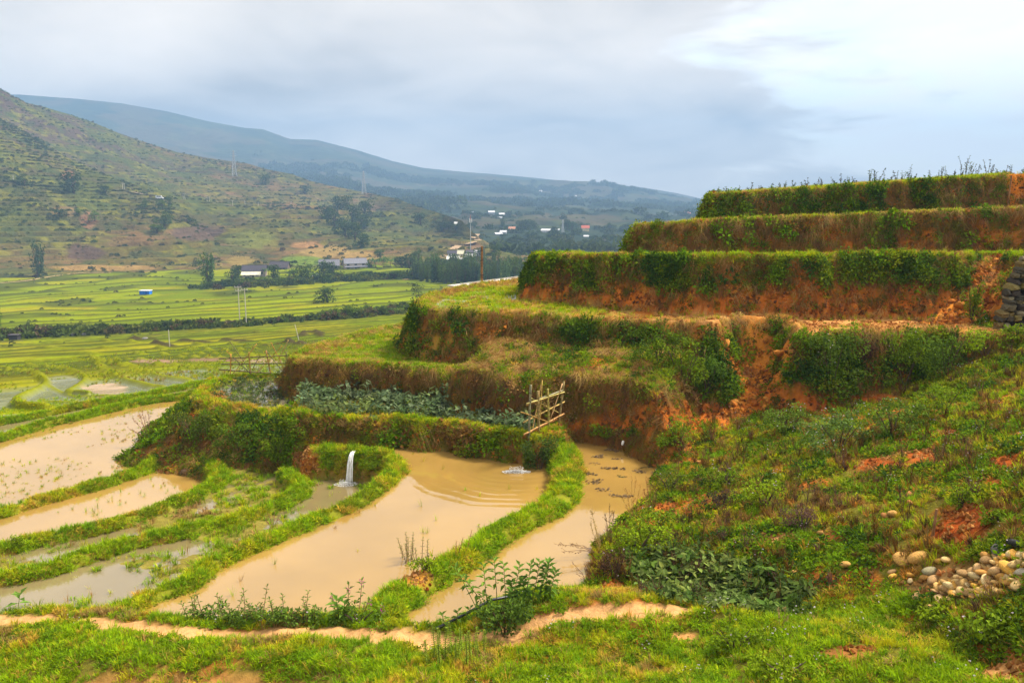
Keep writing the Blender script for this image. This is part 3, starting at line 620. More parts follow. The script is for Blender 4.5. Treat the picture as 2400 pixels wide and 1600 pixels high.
# ================================================================== WATER
def water_mat(name, c, rip=0.25, rings=None, ior=2.3):
    m, t, b = material(name); g = t.nodes.new('ShaderNodeNewGeometry')
    n1 = noise(t, g.outputs['Position'], 0.35, 3, 0.5); n2 = noise(t, g.outputs['Position'], 5.0, 2, 0.5)
    k = mapr(t, n1, 0.3, 0.7, 0.88, 1.1); vm = t.nodes.new('ShaderNodeVectorMath'); vm.operation = 'SCALE'; vm.inputs[0].default_value = c; t.links.new(k, vm.inputs['Scale'])
    t.links.new(vm.outputs[0], b.inputs['Base Color']); b.inputs['Roughness'].default_value = 0.04; b.inputs['IOR'].default_value = ior; b.inputs['Specular IOR Level'].default_value = 0.5
    h = mathn(t, 'MULTIPLY', n2, rip)
    if rings is not None:
        for (x, y, rad) in rings:
            vd = t.nodes.new('ShaderNodeVectorMath'); vd.operation = 'DISTANCE'; t.links.new(g.outputs['Position'], vd.inputs[0]); vd.inputs[1].default_value = (x, y, -0.25)
            wv = mathn(t, 'SINE', mathn(t, 'ADD', mathn(t, 'MULTIPLY', vd.outputs['Value'], 17.0), mathn(t, 'MULTIPLY', noise(t, g.outputs['Position'], 0.8, 2), 7.0)))
            h = mathn(t, 'ADD', h, mathn(t, 'MULTIPLY', wv, mapr(t, vd.outputs['Value'], 0.2, rad, 0.75, 0.0)))
    bump(t, b, h, 0.16, 0.03); return m
SPL = onN(1215, 1106); FALLB = (-5.12, 25.8)
MUD = (0.33, 0.20, 0.05); W_R = water_mat('muddy_water', MUD, 0.12); W_M = water_mat('rippled_muddy_water', MUD, 0.15, [(SPL[0], SPL[1], 4.5)]); W_L = water_mat('swamp_water', (0.20, 0.155, 0.07), 0.15, [(FALLB[0], FALLB[1], 1.2)])
import mathutils.geometry as mg
def sheet(name, poly, z, mat, label=None):
    p3 = [Vector((a, b, 0)) for a, b in poly]; tri = mg.tessellate_polygon([p3])
    me = bpy.data.meshes.new(name); me.from_pydata([(a, b, z) for a, b in poly], [], [tuple(t) for t in tri]); me.update()
    o = link(name, me, mat); o['kind'] = 'structure'
    if label: o['label'] = label
    return o
wl = {'O2': 'narrow strip of dull water beyond the far pale pond', 'O': 'broad pale muddy pond with rice stubble standing in it', 'N': 'narrow pale muddy pond beside the bushy mound', 'L2': 'swampy strip of grey water under green weeds', 'L1': 'weedy pool below the small waterfall', 'M': 'large cream muddy pond with a splash at its bank', 'R': 'muddy pond with floating leaf litter beside the grassy slope'}
for nm, poly, fl, z, sw in LEVELS: sheet('pond_water', poly, z, W_L if sw else (W_M if nm == 'M' else W_R), wl[nm])
sheet('pond_water', np.vstack([VL, [(-4, 30.2), (-5, 33.5)]])[2:], 0.235, water_mat('garden_water', (0.17, 0.15, 0.10), 0.1), 'flooded corner of the leafy garden plot')
sheet('pond_water', T2_[0:30] * 0.985 + np.array([[0.6, 0.3]]), 3.425, water_mat('terrace_water', (0.24, 0.19, 0.10), 0.1), 'shallow water lying on the dirt terrace')
mp = [(-5.2 + 2.5 * math.cos(i * .3142), 12.4 + .62 * math.sin(i * .3142)) for i in range(20)]; sheet('puddle_water', mp, 0.085, W_L, 'rain puddles in the trampled mud below the path')
pud = [] and [(75, 1575, .50, .16), (215, 1560, .30, .08), (290, 1562, .28, .12), (560, 1575, .3, .08), (20, 1560, .3, .08)]
for a, b, rx, ry in pud:
    q = onN(a, b); k = [(q[0] + rx * math.cos(i * .35) * (1 + .35 * math.sin(i * 2.3 + a)), q[1] + ry * math.sin(i * .35) * (1 + .3 * math.sin(i * 1.7 + a)) ) for i in range(18)]
    sheet('puddle_water', k, float(q[2]) + 0.035, W_L, 'small rain puddle in the trampled mud below the path')
# ================================================================== SCATTERED GROUND COVER
def lib(name, meshes):
    c = bpy.data.collections.new(name)
    for i, me in enumerate(meshes):
        o = bpy.data.objects.new('%s_source_%02d' % (name, i), me); c.objects.link(o)
    return c
U = random.uniform
def rdir(zmin=-1.0):
    while True:
        v = Vector((U(-1, 1), U(-1, 1), U(zmin, 1)))
        if 0.05 < v.length < 1: return v.normalized()
def tuft(n, h, wd, lean, bend):
    m = MB()
    for _ in range(n):
        a = U(0, 6.283); r = U(0, 0.07); k = U(0.2, lean)
        m.blade((r * math.cos(a), r * math.sin(a), -0.03), (math.cos(a) * k, math.sin(a) * k, 1), h * U(0.55, 1.15), wd * U(0.7, 1.3), bend * U(0.5, 1.4))
    me = m.mesh('tuft'); me.materials.append(LEAF_I); return me
def leafball(n, rad, ln, wd, flat=0.75):
    m = MB()
    for _ in range(n):
        d = rdir(-0.1); p = Vector((d.x * rad, d.y * rad, d.z * rad * flat)) * U(0.45, 1.0)
        q = (d + rdir() * 0.7).normalized(); q.z -= 0.25
        m.leaf(p, q, (d + Vector((0, 0, 0.6))), ln * U(0.6, 1.25), wd * U(0.7, 1.2))
    me = m.mesh('leafball'); me.materials.append(LEAF_I); return me
def hang(n, ln, wd):                               # dry grass hanging down a bank
    m = MB()
    for _ in range(n):
        a = U(-1.2, 1.2); p = Vector((U(-.12, .12), U(-.12, .12), U(-.02, .05))); q = p + Vector((math.sin(a) * .10, 0, .05)); e = q + Vector((math.sin(a) * U(.05, .22), U(-.05, .05), 0)) + Vector((U(-.15, .15), -ln * U(.4, 1.0), .03))
        s = Vector((wd / 2, 0, 0)); b = len(m.v); m.v += [tuple(p - s), tuple(p + s), tuple(q + s), tuple(q - s), tuple(e)]; m.f += [(b, b + 1, b + 2, b + 3), (b + 3, b + 2, b + 4)]
    me = m.mesh('hang'); me.materials.append(LEAF_I); return me
def broad(n, h, ln):                               # broad heart-shaped leaves on stalks
    m = MB()
    for _ in range(n):
        a = U(0, 6.283); r = U(.03, .16); hh = h * U(.5, 1.1); p = Vector((r * math.cos(a), r * math.sin(a), hh)); s = Vector((-math.sin(a), math.cos(a), 0)) * .006
        b = len(m.v); m.v += [(-s.x, -s.y, 0), (s.x, s.y, 0), tuple(p + s), tuple(p - s)]; m.f.append((b, b + 1, b + 2, b + 3))
        d = Vector((math.cos(a), math.sin(a), U(-1.0, .6))).normalized(); sd = Vector((-math.sin(a), math.cos(a), U(-.3, .3))).normalized(); L_ = ln * U(.7, 1.2); W_ = L_ * U(.26, .42); up = sd.cross(d) * -1
        b = len(m.v)
        pts = [(0, 0), (-.12, .55), (.15, 1.0), (.55, .75), (1, 0), (.55, -.75), (.15, -1.0), (-.12, -.55)]
        m.v += [tuple(p + d * L_ * u + sd * W_ * v + up * W_ * .25 * abs(v)) for u, v in pts]
        m.f += [(b, b + 1, b + 2, b + 3), (b, b + 3, b + 4), (b, b + 4, b + 5), (b, b + 5, b + 6, b + 7)]
    me = m.mesh('broad'); me.materials.append(LEAF_I); return me
def twigs(n, h):
    m = MB()
    for _ in range(n):
        a = U(0, 6.28); k = U(.1, .6); d = Vector((math.cos(a) * k, math.sin(a) * k, 1)).normalized(); e = d * h * U(.5, 1.1)
        m.tube([(0, 0, -.03), e * .5 + Vector((U(-.02, .02), U(-.02, .02), 0)), e], [.006, .005, .003], 3, False)
        for _ in range(4):
            q = e * U(.4, 1); m.tube([q, q + (d + rdir() * .9) * h * .22], [.004, .002], 3, False)
    me = m.mesh('twigs'); me.materials.append(LEAF_I); return me
FLOWER = plain('pale_flower', (0.60, 0.52, 0.54), 0.8, 0.1)
def flowers(n, rad):
    m = MB()
    for _ in range(n):
        p = Vector((U(-rad, rad), U(-rad, rad), U(.12, .26))); r = U(.006, .011)
        for _ in range(4): m.leaf(p, rdir(0), rdir(), r * 2, r * 1.8)
    me = m.mesh('flowers'); me.materials.append(FLOWER); return me
L_GRASS = lib('grass_clumps', [tuft(26, .17, .013, .9, .8), tuft(22, .21, .014, .7, .7), tuft(30, .12, .013, 1.3, .6), tuft(18, .26, .012, .55, .5)])
L_TALL = lib('tall_grass_clumps', [tuft(14, .42, .014, .45, .5), tuft(10, .5, .012, .35, .4), tuft(12, .33, .014, .5, .6)])
L_LEAF = lib('leaf_clumps', [leafball(46, .22, .085, .055), leafball(34, .17, .07, .045), leafball(54, .26, .075, .05), leafball(30, .2, .12, .07)])
L_SMALL = lib('small_leaf_clumps', [leafball(40, .13, .045, .03, .5), leafball(50, .16, .04, .028, .45), leafball(30, .11, .055, .035, .5)])
L_HANG = lib('hanging_clumps', [hang(16, .42, .010), hang(20, .3, .012), hang(14, .55, .009)])
L_BROAD = lib('broad_clumps', [broad(9, .26, .12), broad(10, .34, .15), broad(8, .2, .10), broad(7, .4, .13)])
L_TWIG = lib('twig_clumps', [twigs(9, .3), twigs(7, .42), twigs(12, .22)])
L_FLOW = lib('flower_clumps', [flowers(5, .16), flowers(3, .1)])
_trees = {}
def scatter_tree(coll):
    if coll.name in _trees: return _trees[coll.name]
    g = bpy.data.node_groups.new('scatter_' + coll.name, 'GeometryNodeTree')
    g.interface.new_socket('Geometry', in_out='INPUT', socket_type='NodeSocketGeometry'); g.interface.new_socket('Geometry', in_out='OUTPUT', socket_type='NodeSocketGeometry')
    i = g.nodes.new('NodeGroupInput'); o = g.nodes.new('NodeGroupOutput'); ip = g.nodes.new('GeometryNodeInstanceOnPoints'); ci = g.nodes.new('GeometryNodeCollectionInfo')
    ci.inputs['Collection'].default_value = coll; ci.inputs['Separate Children'].default_value = True; ci.inputs['Reset Children'].default_value = True
    ip.inputs['Pick Instance'].default_value = True
    def at(nm, ty):
        n = g.nodes.new('GeometryNodeInputNamedAttribute'); n.data_type = ty; n.inputs['Name'].default_value = nm; return n.outputs[0]
    e = g.nodes.new('FunctionNodeEulerToRotation'); g.links.new(at('rot', 'FLOAT_VECTOR'), e.inputs[0])
    g.links.new(i.outputs[0], ip.inputs['Points']); g.links.new(ci.outputs[0], ip.inputs['Instance']); g.links.new(at('idx', 'INT'), ip.inputs['Instance Index'])
    g.links.new(e.outputs[0], ip.inputs['Rotation']); g.links.new(at('scl', 'FLOAT_VECTOR'), ip.inputs['Scale']); g.links.new(ip.outputs[0], o.inputs[0])
    _trees[coll.name] = g; return g
def scatter(name, label, cat, coll, pts, axis, scl, tint, seed=0, yaw=None):
    n = len(pts)
    if n == 0: return
    r = np.random.default_rng(seed + 101); a = axis / np.linalg.norm(axis, axis=1, keepdims=True)
    th = r.random(n) * 6.2832 if yaw is None else yaw
    ref = np.where(np.abs(a[:, 2:3]) > 0.999, np.array([[1., 0, 0]]), np.array([[0, 0, 1.]]))
    u = np.cross(ref, a); u /= np.linalg.norm(u, axis=1, keepdims=True); v = np.cross(a, u)
    X = u * np.cos(th)[:, None] + v * np.sin(th)[:, None]; Y = np.cross(a, X)
    rot = np.stack([np.arctan2(Y[:, 2], a[:, 2]), np.arcsin(np.clip(-X[:, 2], -1, 1)), np.arctan2(X[:, 1], X[:, 0])], 1)
    me = bpy.data.meshes.new(name); me.vertices.add(n); me.vertices.foreach_set('co', np.asarray(pts, np.float32).ravel())
    def put(nm, ty, key, arr): me.attributes.new(nm, ty, 'POINT').data.foreach_set(key, np.ascontiguousarray(arr).ravel())
    put('rot', 'FLOAT_VECTOR', 'vector', rot.astype(np.float32)); put('idx', 'INT', 'value', r.integers(0, len(coll.objects), n).astype(np.int32))
    s3 = np.repeat(np.asarray(scl, np.float32)[:, None], 3, 1) if np.ndim(scl) == 1 else np.asarray(scl, np.float32); put('scl', 'FLOAT_VECTOR', 'vector', s3)
    t4 = np.ones((n, 4), np.float32); t4[:, :3] = tint; put('tint', 'FLOAT_COLOR', 'color', t4)
    o = link(name, me); md = o.modifiers.new('scatter', 'NODES'); md.node_group = scatter_tree(coll)
    tag(o, label, cat, kind='stuff'); return o
VIS = (GPX > -420) & (GPX < 2900) & (GPY > 300) & (GPY < 1760) & (GYm < 51)
AREA = np.sqrt(1 + SLOPE ** 2) * GS * GS
def pick(dens, seed):                              # points spread over the near ground by density per square metre
    r = np.random.default_rng(seed); wgt = (np.clip(dens, 0, None) * AREA * VIS)[:-1, :-1].ravel(); n = int(wgt.sum())
    if n < 1: return None
    k = np.searchsorted(np.cumsum(wgt), r.random(n) * wgt.sum()); k = np.minimum(k, len(wgt) - 1); i, j = np.unravel_index(k, (NX - 1, NY - 1))
    x = gx[i] + r.random(n) * GS; y = gy[j] + r.random(n) * GS; z = gsample(GZ, x, y); nx = -gsample(dzx, x, y); ny = -gsample(dzy, x, y)
    nn = np.stack([nx, ny, np.ones(n)], 1); nn /= np.linalg.norm(nn, axis=1, keepdims=True); return np.stack([x, y, z], 1), nn, r, (i, j)
def tints(r, n, cols, wts, var=0.18, pos=None):
    cols = np.array(cols); cw = np.cumsum(np.array(wts) / sum(wts)); s = r.random(n)
    if pos is not None:                            # neighbours tend to share a colour
        f = fbm(pos[:, 0], pos[:, 1] + pos[:, 2], .8, 3, 12.0); f = (np.argsort(np.argsort(f)) + .5) / n; s = np.where(r.random(n) < .6, f, s)
    k = np.minimum(np.searchsorted(cw, s), len(cols) - 1); return cols[k] * (1 + var * (r.random((n, 1)) * 2 - 1)) * (1 + 0.08 * (r.random((n, 3)) * 2 - 1))
def cover(name, label, cat, coll, dens, seed, cols, wts, s0, s1, up=0.6, lift=0.0, yaw=False):
    q = pick(dens, seed)
    if q is None: return
    p, nn, r, _ = q; n = len(p); ax = nn * (1 - up) + np.array([[0, 0, 1.]]) * up; p = p + nn * lift
    yw = None
    scl = s0 + (s1 - s0) * r.random(n)
    if yaw:                                        # hanging strands: x along the wall, -y down it
        ax = nn; t = np.stack([-nn[:, 1], nn[:, 0], np.zeros(n)], 1)
        ref = np.array([[0, 0, 1.]]); u = np.cross(ref, ax); u /= np.maximum(np.linalg.norm(u, axis=1, keepdims=True), 1e-6); yw = np.zeros(n) + r.normal(0, .35, n)
    scatter(name, label, cat, coll, p, ax, scl, tints(r, n, cols, wts, pos=p), seed, yw)
G1, G2, G3, G4 = (0.25, 0.37, 0.004), (0.16, 0.285, 0.006), (0.38, 0.39, 0.008), (0.48, 0.31, 0.04)
D1, D2, D3 = (0.055, 0.115, 0.014), (0.11, 0.19, 0.010), (0.19, 0.25, 0.010)
B1, B2, B3 = (0.23, 0.12, 0.03), (0.34, 0.21, 0.07), (0.14, 0.075, 0.035)
SL = isid('slope'); free = np.clip(1 - BARE * 1.15, 0, 1)
fore = sst(1340, 1430, GPY + (GPX > 1350) * (-60) ) ; onwater = np.zeros(GZ.shape, bool)
for nm, poly, fl, z, sw in LEVELS: onwater |= (GID != NID['bank']) & (GZ < z + .01) & isid(nm)
drywalk = free * (GZ > -90)
# foreground lawn and the right-hand slope
FG = SL & (((GYm < 16.2) & (GXm < 2.3)) | ((GYm < 14.6) & (GPY > 1385) & (GXm < 6.6)))
n4 = fbm(GXm, GYm, 1.1, 3, 9.0)
cover('grass', 'short bright green grass along the trampled path', 'grass', L_GRASS, np.where(FG, 260 * free * (0.45 + sst(.35, .55, n2)), 0), 1, [G1, G2, G3, G4, (0.30, 0.2, 0.06)], [.38, .24, .2, .10, .08], .4, .9, .5)
SR = SL & ~FG
cover('grass', 'mixed green and rusty grass on the sloping hillside', 'grass', L_GRASS, np.where(SR, 85 * free * (0.32 + sst(.38, .6, n2)), 0), 2, [G2, (0.40, .19, .025), G3, B1, G1, (0.34, 0.28, .012), (0.36, .2, .05), B3], [.14, .14, .16, .14, .14, .14, .10, .04], .5, 1.15, .55)
cover('weeds', 'low leafy weeds over the sloping hillside', 'weeds', L_SMALL, np.where(SR, 80 * free * sst(.42, .56, n1 * .5 + n4 * .5), 0), 3, [G2, D2, D3, G3, D1], [.3, .25, .25, .1, .1], .7, 1.7, .5, .02)
cover('weeds', 'tufts of larger leafy weeds on the hillside', 'weeds', L_LEAF, np.where(SR, 14 * free * sst(.48, .6, n4), 0), 4, [D1, D2, D3, G2], [.3, .35, .2, .15], .45, 1.1, .6, .02)
cover('dry_stems', 'dry brown stems among the hillside weeds', 'dry stems', L_TWIG, np.where(SR, 12 * free * sst(.45, .62, n2), 0), 5, [B1, B2, B3, (.2, .11, .08)], [.3, .3, .2, .2], .6, 1.2, .8)
cover('weeds', 'small clover-like leaves in the grass along the path', 'weeds', L_SMALL, np.where(FG, 60 * free * sst(.42, .58, n4), 0), 6, [G2, D3, D2], [.4, .4, .2], .6, 1.2, .5, .01)
cover('flowers', 'tiny pale lilac flowers scattered over the slope', 'flowers', L_FLOW, np.where(SL, 1.6 * free * sst(.48, .6, n4), 0), 7, [G1], [1], .7, 1.2, .9, .03)
cover('tall_grass', 'taller grass blades on the right-hand slope', 'grass', L_TALL, np.where(SR, 5 * free * sst(.46, .6, n2), 0), 8, [G1, G3, G2], [.4, .3, .3], .5, .9, .8)
# pond banks
BK = isid('bank') & (GPY < 1480)
cover('grass', 'bright green grass on the narrow banks between the ponds', 'grass', L_GRASS, np.where(BK, 170 * free * (.4 + sst(.35, .55, n2)), 0), 11, [G1, G2, G3, G4, D3], [.45, .22, .2, .06, .07], .5, 1.15, .5)
cover('weeds', 'small weeds on the banks between the ponds', 'weeds', L_SMALL, np.where(BK, 30 * free * sst(.45, .6, n4), 0), 12, [G2, D3, G1], [.4, .3, .3], .6, 1.3, .5, .02)
SW = isid('L2', 'L1')
swz = np.where(isid('L2'), -1.285, -1.06)
cover('swamp_weeds', 'green weeds standing in the swampy pools', 'weeds', L_GRASS, np.where(SW & (GZ > swz - .035), 60 * sst(.4, .55, n2), 0), 13, [G1, G2, G3, D3, B2], [.35, .25, .15, .15, .1], .5, 1.15, .8)
cover('swamp_weeds', 'sparse stalks in the swampy pools', 'weeds', L_TALL, np.where(SW, 2.2 * sst(.4, .6, n1), 0), 14, [G3, B2, G2], [.4, .3, .3], .4, .8, .9)
# terrace tops
TT = TOPS & ~isid('V', 'VL')
bare2 = np.where(isid('T2'), sst(1450, 1250, GPX) * .8 + .04, 1.0) * np.where(isid('T1b'), .22, 1)
rimg = np.exp(-np.abs(DEP - .05) / .1)
cover('grass', 'yellow-green grass on top of the terraces', 'grass', L_GRASS, np.where(TT, 100 * bare2 * free * (.35 + sst(.38, .55, n2)), 0), 21, [G1, G3, G2, (0.36, .33, .03), (0.40, .24, .06)], [.38, .25, .12, .15, .10], .5, 1.1, .9)
cover('tall_grass', 'young upright grass on the narrow terraces', 'grass', L_TALL, np.where(isid('T3', 'T4') & (DEP < .15) | (isid('T2') & (GPX > 1350) & TOPS & (GPY < 752)), 16 * sst(.35, .5, n2), 0), 22, [G1, G3, (0.3, .33, .02)], [.5, .3, .2], .35, .7, .95)
cover('rice_shoots', 'bright green young shoots in the flat plot of the low terrace', 'grass', L_GRASS, np.where(TOPS & isid('T1a'), 130 * sst(.36, .5, n1), 0), 23, [(0.19, .30, .012), G1, G2], [.5, .3, .2], .5, 1.0, .9)
VLt = TOPS & isid('VL'); Vt = TOPS & isid('V')
rimv = sst(.55, .2, seg(GXm, GYm, VR_)); riml = sst(.5, .2, seg(GXm, GYm, VL))
cover('grass', 'grass along the rim of the vegetable terrace', 'grass', L_GRASS, np.where(Vt, 150 * (rimv + .15), 0) + np.where(VLt, 150 * (riml + .05), 0), 24, [G1, G3, G4, G2], [.4, .25, .2, .15], .5, 1.05, .8)
cover('vegetable_leaves', 'row of blue-green broad leaves on the vegetable terrace', 'vegetables', L_BROAD, np.where(Vt & (GPX > 700) & (GPX < 1240), 26 * (1 - rimv) * sst(.25, .4, n2), 0), 25, [(0.10, .15, .06), (0.14, .19, .09), (0.075, .115, .05), (.16, .21, .06)], [.35, .3, .2, .15], .7, 1.4, .9)
cover('vegetable_leaves', 'small dark leaves in the flooded garden plot', 'vegetables', L_BROAD, np.where(VLt & (GPX < 700), 34 * (1 - riml) * sst(.38, .55, n1 * .6 + n2 * .4), 0), 26, [(0.075, .11, .03), (0.10, .14, .03), (.13, .12, .04), (.05, .08, .03)], [.35, .3, .15, .2], .35, .7, .9)
TARO = sst(1.12, .9, np.hypot((GPX - 1680) / 215, (GPY - 1382 - (GPX - 1680) * .19) / 62)) * SL * (GYm > 13.6)
cover('taro_patch', 'dense dark broad-leaved plants in the hollow behind the grassy ridge', 'taro', L_BROAD, 64 * TARO, 27, [(0.085, .145, .02), (0.14, .20, .045), (0.055, .095, .015), (.20, .26, .05)], [.35, .3, .2, .15], .5, 1.05, .8)
# terrace walls
def wall(ids): return WALL & isid(*ids)
def wallcover(ids, nm, seed, leaf, hangd, grass, cols, wts, top=9., dcols=([B1, B2, B3, (0.12, .1, .015)], [.3, .25, .2, .25])):
    m = wall(ids); f = sst(top + .35, top - .25, DEP + (n1 - .5) * 1.2) * np.clip(1 - BARE, 0.04, 1)
    cover('creepers', 'leafy creepers on the bank of the ' + nm, 'creepers', L_LEAF, np.where(m, leaf * f * (.06 + 1.25 * sst(.44, .58, n4)), 0), seed, cols, wts, .5, 1.5, .25, .05)
    cover('creepers', 'fine leaves and moss on the bank of the ' + nm, 'creepers', L_SMALL, np.where(m, leaf * .9 * f * (.1 + sst(.42, .6, n2)) + 9, 0), seed + 1, cols + [B1, MOSS], list(wts) + [.15, .2], .6, 1.4, .2, .01)
    cover('dry_grass', 'dry grass hanging down the bank of the ' + nm, 'dry grass', L_HANG, np.where(m, hangd * np.clip(1 - BARE, .1, 1), 0), seed + 2, *dcols, .6, 1.25, 0, .02, True)
    cover('grass', 'grass tufts growing out of the bank of the ' + nm, 'grass', L_GRASS, np.where(m, grass * .7 * np.clip(1 - BARE, .1, 1) * (.15 + sst(.42, .6, n2)), 0), seed + 3, [G2, G3, D3, B2, B1], [.25, .2, .25, .15, .15], .6, 1.2, .4)
LW, LC = [.28, .30, .26, .16], [D1, D2, D3, G2]
wallcover(['VL'], 'bushy garden mound', 40, 34, 10, 45, LC, LW)
wallcover(['V'], 'vegetable terrace', 50, 26, 7, 80, [D2, D3, G2, B1], [.3, .3, .2, .2])
wallcover(['T1a', 'T1b'], 'low terrace', 60, 8, 46, 46, [D2, D3, B1, B2], [.25, .25, .25, .25], 9., ([B1, B3, (0.15, .12, .015), (.21, .11, .03)], [.3, .25, .25, .2]))
wallcover(['T2'], 'dirt terrace', 70, 42, 16, 34, LC, LW)
wallcover(['T3'], 'grassy terrace', 80, 62, 12, 14, LC, LW, 1.15)
wallcover(['T4'], 'narrow terrace', 90, 12, 34, 22, [D2, D3, G2, B1], [.3, .3, .2, .2])
wallcover(['T5'], 'top terrace', 100, 26, 22, 14, LC, LW)
TB = isid('T1b') & TOPS
cover('creepers', 'low creepers and weeds over the sloping terrace', 'creepers', L_LEAF, np.where(TB, 20 * sst(.42, .56, n4), 0), 117, [D1, D2, D3, G2], [.25, .3, .25, .2], .4, 1.0, .5, .03)
cover('dry_grass', 'trodden dry straw over the sloping terrace', 'dry grass', L_HANG, np.where(TB, 34 * sst(.6, .45, n4), 0), 118, [B2, B1, (.42, .28, .09), B3], [.35, .3, .2, .15], .6, 1.2, 0, .03, True)
cover('dry_grass', 'straw lying along the terrace rims', 'dry grass', L_HANG, np.where((isid('T1a', 'T2', 'T4') & (DEP < .3) & (SLOPE > .18)) | (isid('T1a') & TOPS & (n2 > .56)), 26, 0), 119, [B2, (.46, .3, .09), (.5, .26, .06), B1], [.35, .3, .2, .15], .5, 1.1, 0, .04, True)
# rim grass that overhangs every wall
RIMM = isid('T1a', 'T1b', 'T2', 'T3', 'T4', 'T5', 'V', 'VL') & (DEP < .32) & (DEP > .0) & (SLOPE > .25) & ~((BARE > .4))
cover('grass', 'tufted grass overhanging the terrace rims', 'grass', L_GRASS, np.where(RIMM, 75, 0), 110, [G3, G1, G4, B2, (0.40, .30, .05)], [.3, .28, .17, .15, .10], .6, 1.2, .55)
cover('dry_grass', 'dry brown grass lying on the landslips', 'dry grass', L_HANG, np.where(isid('slip'), 14 * sst(.5, .62, n1), 0), 111, [B1, B2, B3], [.4, .3, .3], .6, 1.2, 0, .02, True)
cover('weeds', 'small weeds on the landslips', 'weeds', L_LEAF, np.where(isid('slip'), 5 * sst(.52, .62, n1), 0), 112, LC, LW, .4, .9, .4, .02)
def clod(n, rad):
    bm_ = MB()
    for _ in range(n):
        p = Vector((U(-rad, rad), U(-rad, rad), U(-.03, .02))); s = U(.02, .06); b = len(bm_.v); d = [rdir() for _ in range(6)]
        for ax in ((1, 0, 0), (0, 1, 0), (-1, 0, 0), (0, -1, 0), (0, 0, 1), (0, 0, -1)): bm_.v.append(tuple(p + (Vector(ax) + rdir() * .35) * s))
        bm_.f += [(b, b + 1, b + 4), (b + 1, b + 2, b + 4), (b + 2, b + 3, b + 4), (b + 3, b, b + 4), (b + 1, b, b + 5), (b + 2, b + 1, b + 5), (b + 3, b + 2, b + 5), (b, b + 3, b + 5)]
    me = bm_.mesh('clod'); me.materials.append(LEAF_I); return me
L_CLOD = lib('clod_clumps', [clod(7, .12), clod(9, .16), clod(5, .09)])
EC = [(0.48, .17, .025), (0.36, .12, .02), (0.24, .10, .025), (.54, .22, .03), (.15, .065, .025)]
cover('earth_clods', 'crumbling orange earth on the terrace banks', 'earth', L_CLOD, np.where(WALL, 20 * sst(.42, .6, n1) + 8, 0), 114, EC, [.25, .25, .2, .15, .15], .5, 1.7, .1)
cover('earth_clods', 'loose clods of orange clay on the landslips', 'earth', L_CLOD, np.where(isid('slip'), 70 * sst(.35, .55, n2), 0), 115, EC, [.35, .2, .15, .25, .05], .5, 2.0, .3)
cover('earth_clods', 'loose tan clods on the dirt terrace', 'earth', L_CLOD, np.where(isid('T2') & TOPS & (GPX > 1400), 40 * sst(.4, .55, n2), 0) + np.where(isid('slope'), 30 * sst(.5, .8, BARE) * (GPX > 1300) * (pm < .05), 0) + np.where(isid('bank', 'M', 'VL', 'V') & (BARE > .4), 70, 0), 116, [(.48, .24, .07), (.40, .16, .04), (.36, .12, .025)], [.4, .3, .3], .4, 1.3, .5)
# valley floor in the near strip
cover('grass', 'grass on the banks of the paddies beyond the ponds', 'grass', L_GRASS, np.where((GID == 0) & (GYm > 30), 16 * sst(.3, .5, n2), 0), 113, [G1, G3, G2], [.5, .3, .2], .5, 1.0, .9)
# rice stubble standing in the broad pale pond
def onpoly(poly, z, n, seed, cond=None):
    r = np.random.default_rng(seed); lo, hi = poly.min(0), poly.max(0); x = lo[0] + r.random(n) * (hi[0] - lo[0]); y = lo[1] + r.random(n) * (hi[1] - lo[1])
    m = inside(x, y, poly) & (gsample(GZ, x, y) < z - .04)
    if cond is not None: m &= cond(x, y, r)
    return np.stack([x[m], y[m], np.full(m.sum(), z - .02)], 1), r
LVD = {l[0]: l for l in LEVELS}
for nm, n, lab, s0, s1, seed in (('O', 2600, 'sparse rice stubble standing in the broad pale pond', .35, .8, 201), ('N', 260, 'a few stubble tufts in the narrow pale pond', .3, .7, 202), ('M', 160, 'thin green shoots in the large cream pond', .35, .7, 203)):
    p, r = onpoly(LVD[nm][1], LVD[nm][3], n * 3, seed, lambda x, y, r: (fbm(x, y, .35, 3, 6) > .48 - .1 * r.random(len(x))) & (r.random(len(x)) < .4))
    up = np.tile([[0, 0, 1.]], (len(p), 1)) + r.normal(0, .12, (len(p), 3)); scatter('rice_stubble', lab, 'rice stubble', L_TALL if nm != 'O' else L_GRASS, p, up, s0 + (s1 - s0) * r.random(len(p)), tints(r, len(p), [G1, G3, D3, B2], [.3, .25, .3, .15]), seed)
# ---- brush on the hills and in the fields
def blob(n, rad, ln):
    m = MB()
    for _ in range(n):
        d = rdir(-.05); p = Vector((d.x * rad, d.y * rad, d.z * rad * .8)) * U(.5, 1); m.leaf(p, (d + rdir() * .9), d + Vector((0, 0, .5)), ln * U(.6, 1.3), ln * .7)
    me = m.mesh('blob'); me.materials.append(LEAF_I); return me
L_BRUSH = lib('brush_clumps', [blob(60, 1.0, .55), blob(46, .8, .5), blob(70, 1.1, .6)])
def brush(name, label, G, n, seed, dens, s0, s1, cols, wts, rows):
    X, Y, Z, PX, PY, fl, fr = G; r = np.random.default_rng(seed); X, Y, Z, PX, PY, fr = (a[:, :rows] for a in (X, Y, Z, PX, PY, fr))
    A = np.abs(np.gradient(X, axis=0) * np.gradient(Y, axis=1)); wgt = (dens(X, Y, Z, PX, PY, fr) * A * ((PX > -150) & (PX < 2000))).ravel(); k = r.choice(wgt.size, n, p=wgt / wgt.sum())
    p = np.stack([X.ravel()[k], Y.ravel()[k], Z.ravel()[k]], 1); p[:, 0] += r.normal(0, 1.0, n); scatter(name, label, 'brush', L_BRUSH, p, np.tile([[0, 0, 1.]], (n, 1)) + r.normal(0, .1, (n, 3)), s0 + (s1 - s0) * r.random(n) ** 2, tints(r, n, cols, wts), seed)
